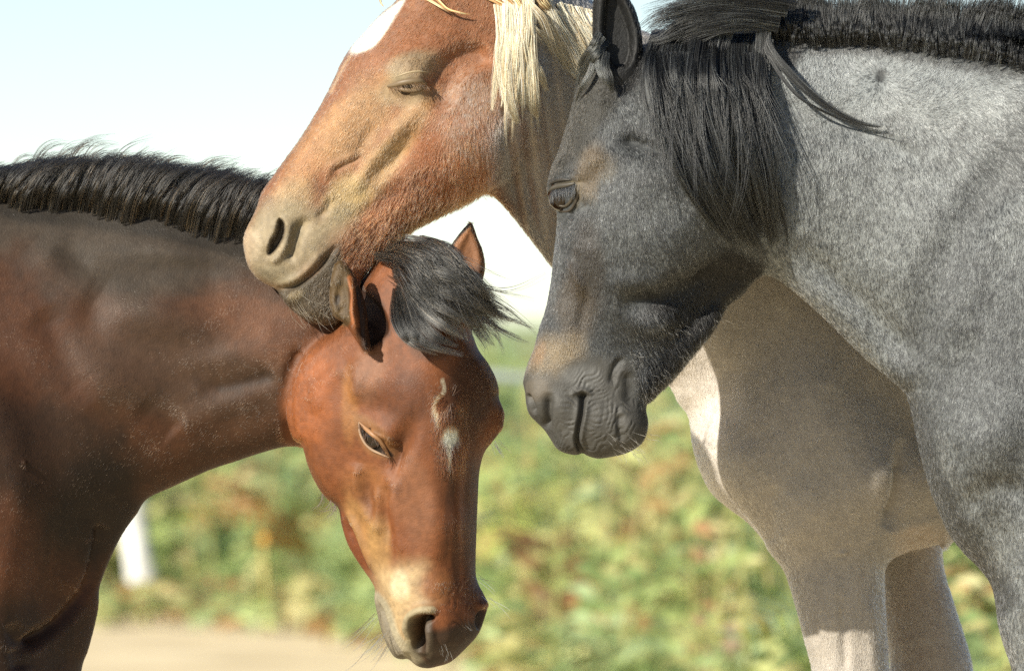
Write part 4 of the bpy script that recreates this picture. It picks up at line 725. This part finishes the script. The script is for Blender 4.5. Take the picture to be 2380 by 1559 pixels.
def fall(n, wd, *a, **k):                            # a lock over the near side of the neck
    m = len(a)//2; pts = []
    for i in range(m):
        q = c2(a[2*i], a[2*i+1]); p, _ = BL.surf(max(q[0], 1480), max(q[1], 85)); off = [.004, -.012, -.022, -.026, -.024, -.018, -.012, -.008][min(i, 7)]
        pts.append((q[0], q[1], min(p[1], -.09)+off if i else -.10))
    fl.append(lock(pts, n, wd, **k))
for (n, wd, a) in [
 (300,[18,22,20,10],(700,140,650,230,625,400,665,560,720,720,790,860,880,980)), (320,[18,24,22,12],(780,110,720,200,690,380,730,560,790,740,870,900,990,1080)), (320,[18,24,24,12],(860,100,800,210,770,400,800,600,860,780,940,960,1060,1150)),
 (280,[16,20,18,8],(900,95,850,160,830,330,850,520,890,720,950,900,1040,1060)), (340,[20,26,26,14],(960,100,920,220,900,420,920,640,980,860,1060,1040,1150,1190)), (340,[20,26,26,14],(1050,110,1010,240,990,440,1010,650,1060,860,1120,1060,1200,1220)),
 (320,[20,26,24,14],(1110,120,1080,260,1070,460,1080,660,1120,880,1170,1080,1220,1240)), (260,[16,20,20,10],(1150,140,1140,280,1130,460,1140,640,1170,820,1200,960,1240,1090)), (160,[12,14,12,6],(1170,180,1160,320,1150,500,1165,680,1190,820,1230,930,1260,1000)),
 (160,[12,16,14,6],(660,170,630,260,615,380,640,500,690,640,750,760,830,880)), (110,[8,10,8,4],(880,130,835,220,825,400,850,600,900,760,930,860,960,950)), (120,[9,11,9,5],(1000,130,960,260,940,480,960,700,1020,900,1110,1080,1180,1230)), (60,[6,8,8,4],(1160,260,1175,420,1190,560,1205,640,1212,700,1200,760,1210,800)),
 ]:
    if rng.random() < .75: fall(int(n*.8), [q*1.15 for q in wd[:-1]]+[wd[-1]*1.9], *a, jit=1.5, cut=.38, clump=.55)
Lp = open_spline(P(c2, 650,150, 618,270, 614,390, 650,540, 705,700, 785,860, 890,1010, 1030,1150), 40); Rp = open_spline(P(c2, 1165,150, 1142,280, 1138,420, 1150,570, 1172,720, 1205,880, 1238,1020, 1250,1180), 40)
for i in range(70):
    s_ = rng.random(); e_ = np.clip(s_+rng.normal(0, .09), 0, 1); tl = .62+.38*rng.random()**.6; ph = rng.random()*6.28; am = 5+6*rng.random(); pts = []
    for t in np.linspace(0, tl, 8):
        ss = s_+(e_-s_)*t; ii = min(int(t*39), 39); q = Lp[ii]*(1-ss)+Rp[ii]*ss; pts.append((q[0]+am*math.sin(ph+t*5)*t, q[1]-14*math.sin(ss*3.1)*(1-t)))
    wd = 5+9*rng.random(); lf = .012+.022*rng.random()
    fl.append(drape(BL, pts, [.004, lf*.6, lf, lf, lf*.9, lf*.7, .008], int(60+wd*11), [wd, wd*1.25, wd*1.2, wd*.9, wd*.5], lim=(1480, 85), jit=1.4, cut=.35, clump=.6))
for i in range(60):
    s_ = rng.random(); q = Lp[4]*(1-s_)+Rp[4]*s_; l = 150+330*rng.random(); dx = rng.normal(20, 40)
    fl.append(drape(BL, [(q[0],q[1]),(q[0]+dx*.2,q[1]+l*.35),(q[0]+dx*.6+20*s_,q[1]+l*.7),(q[0]+dx+60*(1-s_),q[1]+l)], [.02,.04,.045,.035], 5, [6,9,11,12], lim=(1480,85), jit=2.4, clump=.1))
fall(170, [9,11,12,7,3], 1170,100, 1165,190, 1210,270, 1330,400, 1460,500, 1590,565, 1690,580, jit=1.0, cut=.2)
fall(60, [4,5,5,3,2], 1150,120, 1150,200, 1190,290, 1290,430, 1400,500, 1540,560, 1740,620, jit=1.0, cut=.2)
# hair swept forward along the crest behind the ear, with sky between
for (n, wd, a) in [(160,[12,14,14,9],(1200,105,1020,100,860,125,740,190)),(160,[12,14,14,9],(1100,110,950,112,800,140,690,200)),(120,[10,12,12,9],(1220,90,1060,84,920,96,800,140)),(150,[10,12,12,8],(1200,80,1000,62,820,90,690,150)),(150,[12,14,14,9],(1180,60,960,40,760,60,620,130)),(120,[12,13,12,9],(1260,40,1040,10,820,20,640,80)),(70,[12,14,14,10],(1300,10,1060,-30,860,-30,700,20)),(60,[10,12,12,10],(1160,30,980,10,800,0,590,60)),(90,[10,12,12,8],(900,110,780,130,680,170,590,190)),(90,[12,13,10,6],(1220,110,1080,80,940,80,800,120)),(70,[12,14,12,8],(860,60,760,60,660,90,580,150))]:
    fl.append(lock([(*c2(a[2*i], a[2*i+1]), [-.10,-.11,-.11,-.10][i]) for i in range(4)], int(n*1.3), [q*1.8 for q in wd], jit=2.2, cut=.6, clump=.3))
# upright dark crest to the right edge
for i in range(3200):
    x = 1795+630*rng.random(); k = rng.random()**.8; low = np.interp(x, [1800,1850,2050,2200,2400], [84,98,106,130,160])+rng.normal(0, 9); p, _ = BL.surf(x, low+4); y0 = p[1]+.003
    z0 = low*(1-k)+80*k; h_ = (60+50*rng.random())*(1+.1*k); le = np.interp(x, [1800,2100,2400], [-.05,.08,.28])+.15*math.sin(x*.045)+rng.normal(0, .1); yt = -.06
    fl.append(lock([(x, z0, y0), (x+h_*le*.3, z0-h_*.4, (y0-.006-.012*rng.random())*(1-k)+yt*k), (x+h_*le*.7, z0-h_*.75, (y0+yt)/2), (x+h_*le*1.2, z0-h_, (y0+2*yt)/3)], 6, [5,6,7,7], jit=1.8, cut=.5, clump=.2))
bundle('mane', BL, fl, lin(17,18,18), HM['dark'], .0003, var=.4, alt=lin(84,88,86), pa=.12, lvv=.2)
fl = []
for (n, wd, a) in [(80,[7,10,9,4],(420,170,360,240,320,310,290,390)),(90,[8,10,9,4],(440,190,390,250,345,310,310,370)),(70,[8,9,8,4],(400,150,370,210,330,280,300,330)),(90,[10,12,9,4],(430,240,420,310,440,370,460,430)),(60,[8,10,7,3],(400,230,395,300,410,350,440,400)),(60,[9,9,7,3],(385,230,360,330,320,400,290,470))]:
    fl.append(drape(BL, P(c2, *a), [.004,.016,.018,.008], n, wd, jit=1.4, cut=.4))
bundle('forelock', BL, fl, lin(44,46,44), HM['dark'], .00034, var=.35, alt=lin(110,112,108), pa=.15)
fl = []
for _ in range(120):
    a = c6(*[(1000,900),(1100,820),(1230,700),(1330,580),(1440,440),(960,980),(900,700),(1050,500),(1180,520)][rng.integers(9)]); a = (a[0]+rng.normal(0, 12), a[1]+rng.normal(0, 12)); p, n = BL.surf(*a); l_ = 14+rng.random()*20; an = 1.0+rng.normal(0, .4)
    fl.append(lock([(a[0],a[1],p[1]+.002),(a[0]+l_*.4*math.cos(an),a[1]+l_*.4*math.sin(an),p[1]-.006),(a[0]+l_*.8*math.cos(an),a[1]+l_*.8*math.sin(an),p[1]-.006),(a[0]+l_*math.cos(an+.3),a[1]+l_*math.sin(an+.3),p[1]-.004)], 1, [.3]*4, K=6))
for _ in range(26):
    a = c6(700+rng.random()*260, 1180+rng.random()*170); p, n = BL.surf(*a); l_ = 24+rng.random()*26; an = .7+rng.normal(0, .35)
    fl.append(lock([(a[0],a[1],p[1]+.002),(a[0]+l_*.4*math.cos(an),a[1]+l_*.4*math.sin(an),p[1]-.01),(a[0]+l_*.8*math.cos(an),a[1]+l_*.8*math.sin(an),p[1]-.014),(a[0]+l_*math.cos(an+.2),a[1]+l_*math.sin(an+.2),p[1]-.012)], 1, [.3]*4, K=6))
bundle('whiskers', BL, fl, lin(90,88,82), HM['dark'], .00024, var=.3)
# ================================================================== lower legs down to the ground (below the frame)
hoof_m = mat('hoof', base=tuple(lin(70,60,50)), rough=.55)
def lower_leg(H, px, pz, w0, y, ground, c, lean=0):
    x0, z0 = float(X(px, y)), float(Z(pz, y)); n = 14; t = np.linspace(0, 1, n)
    rad = np.interp(t, [0,.22,.32,.45,.72,.8,.9,1], [w0*.5,w0*.42,w0*.44,w0*.30,w0*.28,w0*.36,w0*.30,w0*.34])*S
    zz = z0+(ground+.07-z0)*t; pts = np.stack([x0+lean*t*.1, np.full(n, y), zz], 1)
    v, f = tube(pts, rad, 14); o = link('lower_leg', mesh('lower_leg', v, f), H.body, mat('leg_hair', base=c, rough=.6))
    hp = np.array([[x0+lean*.1, y, ground+.085], [x0+lean*.1-.006, y-.006, ground+.05], [x0+lean*.1-.016, y-.012, ground]])
    v, f = tube(hp, np.array([.040, .052, .062]), 18); v = np.vstack([v, hp[-1]]); k = len(v)-1
    f = np.vstack([f, [[2*18+j, 2*18+(j+1) % 18, k, k] for j in range(18)]])
    m = bpy.data.meshes.new('hoof'); m.from_pydata(v.tolist(), [], [list(dict.fromkeys(q)) for q in f.tolist()]); link('hoof', m, o, hoof_m)
GZ = -.02
lower_leg(CH, 1985, 1620, 178, .366, GZ, tuple(lin(170,130,100))); lower_leg(CH, 2180, 1620, 190, .55, GZ, tuple(lin(140,100,70)), .3)
lower_leg(FO, 60, 1640, 200, .13, GZ, tuple(lin(40,28,20))); lower_leg(BL, 2470, 1620, 160, -.06, GZ, tuple(lin(40,40,40)))

# ================================================================== ground, path, bracken, post, rail
def plane(name, x0, x1, y0, y1, z, n=2):
    v = [(x0,y0,z),(x1,y0,z),(x1,y1,z),(x0,y1,z)]; m = bpy.data.meshes.new(name); m.from_pydata(v, [], [(0,1,2,3)]); return m
def ground_mat(name, stops, scale, rough=.9):
    m = mat(name, rough=rough, spec=.2); n = m.node_tree.nodes; l = m.node_tree.links
    tc = n.new('ShaderNodeTexCoord'); t = n.new('ShaderNodeTexNoise'); t.inputs['Scale'].default_value = scale; t.inputs['Detail'].default_value = 6
    r = n.new('ShaderNodeValToRGB'); l.new(tc.outputs['Object'], t.inputs[0]); l.new(t.outputs['Fac'], r.inputs[0]); l.new(r.outputs[0], n['Principled BSDF'].inputs['Base Color'])
    while len(r.color_ramp.elements) < len(stops): r.color_ramp.elements.new(.5)
    for e, (p, c) in zip(r.color_ramp.elements, stops): e.position = p; e.color = (*c, 1)
    b = n.new('ShaderNodeBump'); b.inputs['Strength'].default_value = .6; b.inputs['Distance'].default_value = .03; l.new(t.outputs['Fac'], b.inputs['Height']); l.new(b.outputs[0], n['Principled BSDF'].inputs['Normal'])
    return m
g = link('ground', plane('ground', -3000, 3000, -60, 5000, GZ-.004), None, ground_mat('meadow', [(.3,(.25,.32,.14)),(.55,(.31,.38,.18)),(.75,(.38,.38,.20))], .35)); tag(g, kind='structure')
pth = [(-7,-16),(7,-16),(7,6),(1.2,7.8),(.5,9.2),(.14,11.2),(-.12,14.2),(-.8,17.1),(-1.4,17.7),(-3,18),(-7,18.4)]
m = bpy.data.meshes.new('sandy_path'); q = closed_spline(pth, 6); m.from_pydata([(a, b, GZ) for a, b in q], [], [list(range(len(q)))])
tag(link('sandy_path', m, None, ground_mat('sand', [(.3,(.54,.44,.27)),(.6,(.70,.58,.37)),(.8,(.78,.67,.46))], 2.2)), kind='structure')

def frond_arrays(n, xs, ys, size, droop, cols, stemh, face=None):
    """n bracken fronds as arrays of two-triangle leaflets -> verts, quads, face colours"""
    V = []; Fc = []; Q = []
    for i in range(n):
        L_ = size[i]; az = rng.random()*6.283; tilt = .5+.6*rng.random()
        base = np.array([xs[i], ys[i], GZ]); hdir = np.array([math.cos(az), math.sin(az), 0]); sd = np.array([-hdir[1], hdir[0], 0])
        k = 11; t = np.linspace(0, 1, k); c = cols[i]
        P0 = base[None]+hdir[None]*(L_*(.15*t+.62*t**2*tilt))[:, None]+np.array([0,0,1.])[None]*(stemh[i]*np.minimum(t*1.9, 1)+L_*.42*t-L_*droop[i]*t**2.4)[:, None]
        tan = np.gradient(P0, axis=0); tan /= np.linalg.norm(tan, axis=1)[:, None]
        for j in range(2, k):
            u = t[j]; ln = L_*.46*(1-u)**.8*(.8+.4*rng.random())+.012; wd = L_*.055
            for s_ in (-1, 1):
                d = sd*s_*.86+tan[j]*.5+np.array([0,0,-.18+.2*rng.normal()]); a = P0[j]; b = a+d*ln*.5; e = a+d*ln+np.array([0,0,-.12*ln]); nn = tan[j]*wd
                V += [a-nn*.3, b-nn, e, b+nn]; Q.append((len(V)-4, len(V)-3, len(V)-2, len(V)-1)); Fc.append(c*(.75+.5*rng.random()))
        for j in range(0, k-2, 2):
            a, b = P0[j], P0[j+2] ; r = sd*.006; V += [a-r, b-r, b+r, a+r]; Q.append((len(V)-4, len(V)-3, len(V)-2, len(V)-1)); Fc.append(c*.8)
    return np.array(V), np.array(Q), np.array(Fc)
leaf_m = mat('bracken_leaf', rough=.5, attr='leaf', spec=.4)
n_ = leaf_m.node_tree.nodes; tr = n_.new('ShaderNodeBsdfTranslucent'); mx = n_.new('ShaderNodeMixShader'); at = [x for x in n_ if x.type == 'ATTRIBUTE'][0]
leaf_m.node_tree.links.new(at.outputs['Color'], tr.inputs[0]); mx.inputs[0].default_value = .4
leaf_m.node_tree.links.new(n_['Principled BSDF'].outputs[0], mx.inputs[1]); leaf_m.node_tree.links.new(tr.outputs[0], mx.inputs[2]); leaf_m.node_tree.links.new(mx.outputs[0], n_['Material Output'].inputs[0])
greens = [lin(178,194,126), lin(164,186,130), lin(200,204,138), lin(146,168,108), lin(214,206,146)]; browns = [lin(190,150,98), lin(165,124,84), lin(206,174,122), lin(140,110,76)]; blues = [lin(172,190,138), lin(180,198,150)]
greens = [g_*.92 for g_ in greens]; browns = [g_*.85 for g_ in browns]; blues = [g_*.9 for g_ in blues]
def edge(x): return np.interp(x, [-7,-2,-.8,-.12,.14,.5,1.2,7], [18.6,18.4,17.2,13.8,10.8,8.8,7.2,5.5])
def bed(name, n, depth0, depth1, half, sz, label):
    xs = rng.uniform(-half, half, n); d = rng.random(n)**1.25*(depth1-depth0)+depth0; ys = edge(np.clip(xs, -7, 7))+d+rng.normal(0, .12, n)
    patch = fnoise(np.stack([xs, ys*.5, 0*xs], 1), .9, 41)
    pb = np.clip((patch-.58)*2.2, 0.03, .38)*np.clip(1.2-d/14, .25, 1)
    ok = ~((np.abs(xs+1.32) < .3) & (ys < 18.9)); xs, ys, d, pb = xs[ok], ys[ok], d[ok], pb[ok]; n = len(xs)
    cols = []
    for i in range(n):
        if rng.random() < pb[i]: cols.append(browns[rng.integers(4)])
        elif rng.random() < .12: cols.append(blues[rng.integers(2)])
        else: cols.append(greens[rng.integers(5)])
    size = sz*(.6+.6*rng.random(n))*np.clip(.5+d*.3, .5, 1); stem = (.35+.75*rng.random(n))*np.clip(.3+d*.2, .3, 1)*.62; droop = .25+.35*rng.random(n)
    V, Q, C_ = frond_arrays(n, xs, ys, size, droop, cols, stem)
    me = mesh(name, V, Q, False); a = me.attributes.new('leaf', 'FLOAT_COLOR', 'FACE'); a.data.foreach_set('color', np.hstack([C_, np.ones((len(C_), 1))]).astype(np.float32).ravel())
    o = link(name, me, None, leaf_m); tag(o, label, None, None, 'stuff'); return o
bed('bracken', 4200, 0, 12, 4.0, .5, 'blurred green and brown bracken growing along the sandy path')
bed('far_bracken', 2600, 11, 60, 9, .75, 'pale green bracken spreading to the horizon')
nw = 260; wx = rng.uniform(-2.2, .3, nw); wy = edge(wx)-rng.random(nw)**2*1.7-.05
V, Q, C_ = frond_arrays(nw, wx, wy, .10+.16*rng.random(nw), .3+.3*rng.random(nw), [greens[rng.integers(5)] if rng.random() < .7 else browns[rng.integers(4)] for _ in range(nw)], .02+.08*rng.random(nw))
me = mesh('path_weeds', V, Q, False); at_ = me.attributes.new('leaf', 'FLOAT_COLOR', 'FACE'); at_.data.foreach_set('color', np.hstack([C_, np.ones((len(C_), 1))]).astype(np.float32).ravel())
tag(link('path_weeds', me, None, leaf_m), 'low weeds and bracken shoots scattered on the sand edge', None, None, 'stuff')
ns = 150; sx = rng.uniform(-3, 3, ns); sy = edge(sx)+rng.random(ns)**1.3*9+.1; V = []; Q = []; C_ = []
for i in range(ns):
    h_ = .45+.6*rng.random(); lx, ly = rng.normal(0, .12, 2); w_ = .005+.004*rng.random(); cc = [lin(214,200,140), lin(190,190,120), lin(200,170,110)][rng.integers(3)]
    for j in range(4):
        t0, t1 = j/4, (j+1)/4; p0 = np.array([sx[i]+lx*t0**2, sy[i]+ly*t0**2, GZ+h_*t0]); p1 = np.array([sx[i]+lx*t1**2, sy[i]+ly*t1**2, GZ+h_*t1]); d = np.array([w_*(1-.2*j), 0, 0]); d2 = d*.8
        V += [p0-d, p0+d, p1+d2, p1-d2]; Q.append((len(V)-4, len(V)-3, len(V)-2, len(V)-1)); C_.append(cc*.8)
    for j in range(5):
        t = .3+.65*rng.random(); p = np.array([sx[i]+lx*t*t, sy[i]+ly*t*t, GZ+h_*t]); an = rng.random()*6.28; d = np.array([math.cos(an), math.sin(an)*.6, .5])*(.03+.05*rng.random()); u = np.array([-d[1], d[0], .01])*.35
        V += [p, p+d*.5+u, p+d, p+d*.5-u]; Q.append((len(V)-4, len(V)-3, len(V)-2, len(V)-1)); C_.append(cc*.75)
me = mesh('dry_stems', V, Q, False); at_ = me.attributes.new('leaf', 'FLOAT_COLOR', 'FACE'); at_.data.foreach_set('color', np.hstack([np.array(C_), np.ones((len(C_), 1))]).astype(np.float32).ravel())
tag(link('dry_stems', me, None, leaf_m), 'pale dry stalks standing among the bracken', None, None, 'stuff')
def one_frond(name, label, px, pz, y, size, c, az, k=14, cat='fern'):
    """a frond one can tell apart: stem with paired leaflets, each pinna toothed"""
    x0, z0 = float(X(px, y)), float(Z(pz, y)); V = []; Q = []; C_ = []
    t = np.linspace(0, 1, k); hd = np.array([math.cos(az), -.25, 0]); hd /= np.linalg.norm(hd)
    tip = np.array([x0, y, z0]); base = np.array([x0-hd[0]*size*.8, y+.3, GZ]); ctrl = base+np.array([0,0,max(z0-GZ, .05)*1.25+.1])
    P0 = (1-t)[:, None]**2*base+2*((1-t)*t)[:, None]*ctrl+(t**2)[:, None]*tip; tan = np.gradient(P0, axis=0); tan /= np.linalg.norm(tan, axis=1)[:, None]
    sd = np.cross(tan, [0, -.6, .8]); sd /= np.linalg.norm(sd, axis=1)[:, None]
    for j in range(4, k):
        ln = size*.5*(1-(j-3)/(k-3.))**.8+.02
        for s_ in (-1, 1):
            d = sd[j]*s_*.85+tan[j]*.5
            for q in range(7):
                a = P0[j]+d*ln*q/7; w = tan[j]*ln*.13*(1-q/8); V += [a-w, a+d*ln/9-w*.5, a+d*ln/7, a+w]; Q.append(tuple(range(len(V)-4, len(V)))); C_.append(c*(.8+.4*rng.random()))
    me = mesh(name, V, Q, False); a = me.attributes.new('leaf', 'FLOAT_COLOR', 'FACE'); a.data.foreach_set('color', np.hstack([C_, np.ones((len(C_), 1))]).astype(np.float32).ravel())
    o = bpy.data.objects.new(name, None); col.objects.link(o); o.location = base; tag(o, label, cat)
    fo = link('foliage', me, o, leaf_m); fo.location = -base
    v, f = tube(P0[::2], np.linspace(.006, .002, len(P0[::2])), 6); so = link('stem', mesh('stem', v, f), o, stem_m); so.location = -base
    return o
stem_m = mat('fern_stem', base=tuple(lin(150,130,70)*.8), rough=.6)
one_frond('fern', 'pale blue green fern frond low in front at the bottom edge', 1700, 1470, 9.0, .46, lin(165,198,172)*.8, 2.6)
one_frond('dead_fern', 'rusty brown dead fern frond left of the chestnut front leg', 1735, 1410, 10.5, .46, lin(150,104,72)*.7, 1.2)
one_frond('dead_fern', 'tawny dead fern frond behind the foal throat', 440, 1215, 16.6, .62, lin(200,140,62)*.8, 2.0)
one_frond('fern', 'bright green fern frond under the roan chin', 1440, 1190, 13.5, .6, lin(190,200,110)*.85, .6)
# flower on a pale stalk
fo_ = bpy.data.objects.new('yellow_flower', None); col.objects.link(fo_); yv = 15.6; fx, fz = float(X(610, yv)), float(Z(1250, yv)); fo_.location = (fx, yv, GZ)
tag(fo_, 'small orange yellow flower on a pale stalk in the bracken', 'flower')
v, f = tube(np.array([[.02,0,0],[.01,0,(fz-GZ)*.5],[0,0,fz-GZ]]), np.array([.008,.007,.005]), 6); link('stem', mesh('stem', v, f), fo_, mat('stalk', base=tuple(lin(200,185,110)*.8), rough=.6))
V = []; Q = []
for i in range(14):
    a = i*2*np.pi/14; d = np.array([math.cos(a), -.35, math.sin(a)]); s_ = np.array([-math.sin(a), 0, math.cos(a)]); c_ = np.array([0,-.01,fz-GZ])
    V += [c_, c_+d*.010+s_*.004, c_+d*.018, c_+d*.010-s_*.004]; Q.append((4*i,4*i+1,4*i+2,4*i+3))
link('petals', mesh('petals', V, Q, False), fo_, mat('petal', base=tuple(lin(205,155,60)), rough=.5))
# leaning white post
yv = 17.95; b0 = np.array([float(X(335, yv)), yv, GZ]); b1 = np.array([float(X(288, yv)), yv, float(Z(1010, yv))])
po = bpy.data.objects.new('fence_post', None); col.objects.link(po); po.location = b0; tag(po, 'leaning white fence post standing at the edge of the sandy path', 'post')
tt = np.linspace(0, 1, 9); pts = b0+(b1-b0)*tt[:, None]-b0; pts[:, 0] += .006*np.sin(tt*9)
v, f = tube(pts, .052+.004*np.sin(tt*13), 16); v += rng.normal(0, .0015, v.shape)
white_m = ground_mat('whitewash', [(.3,(.62,.6,.56)),(.6,(.82,.81,.78)),(.8,(.86,.85,.83))], 9, .7)
link('shaft', mesh('shaft', v, f), po, white_m)
v, f = tube(np.array([pts[-1], pts[-1]+[0,0,.014]]), np.array([.05,.028]), 16); link('cap', mesh('cap', v, f), po, white_m)
# pale rail far behind
yv = 17.; xa, xb = float(X(1020, yv)), float(X(1420, yv)); za, zb = float(Z(862, yv)), float(Z(872, yv))
ra = bpy.data.objects.new('rail_fence', None); col.objects.link(ra); ra.location = (xa, yv, GZ); tag(ra, 'pale weathered rail fence far behind, between foal and roan muzzle', 'fence')
rail_m = ground_mat('weathered_rail', [(.3,(.25,.29,.28)),(.7,(.34,.38,.36))], 6, .7)
v, f = tube(np.array([[0,0,za-GZ],[(xb-xa)/2,0,(za+zb)/2-GZ-.02],[xb-xa,0,zb-GZ]]), np.full(3, .018), 8); link('rail', mesh('rail', v, f), ra, rail_m)
for x_ in (0, xb-xa):
    v, f = tube(np.array([[x_,.06,0],[x_,.06,.5],[x_,.06,za-GZ+.05]]), np.full(3, .022), 8); link('post', mesh('post', v, f), ra, rail_m)
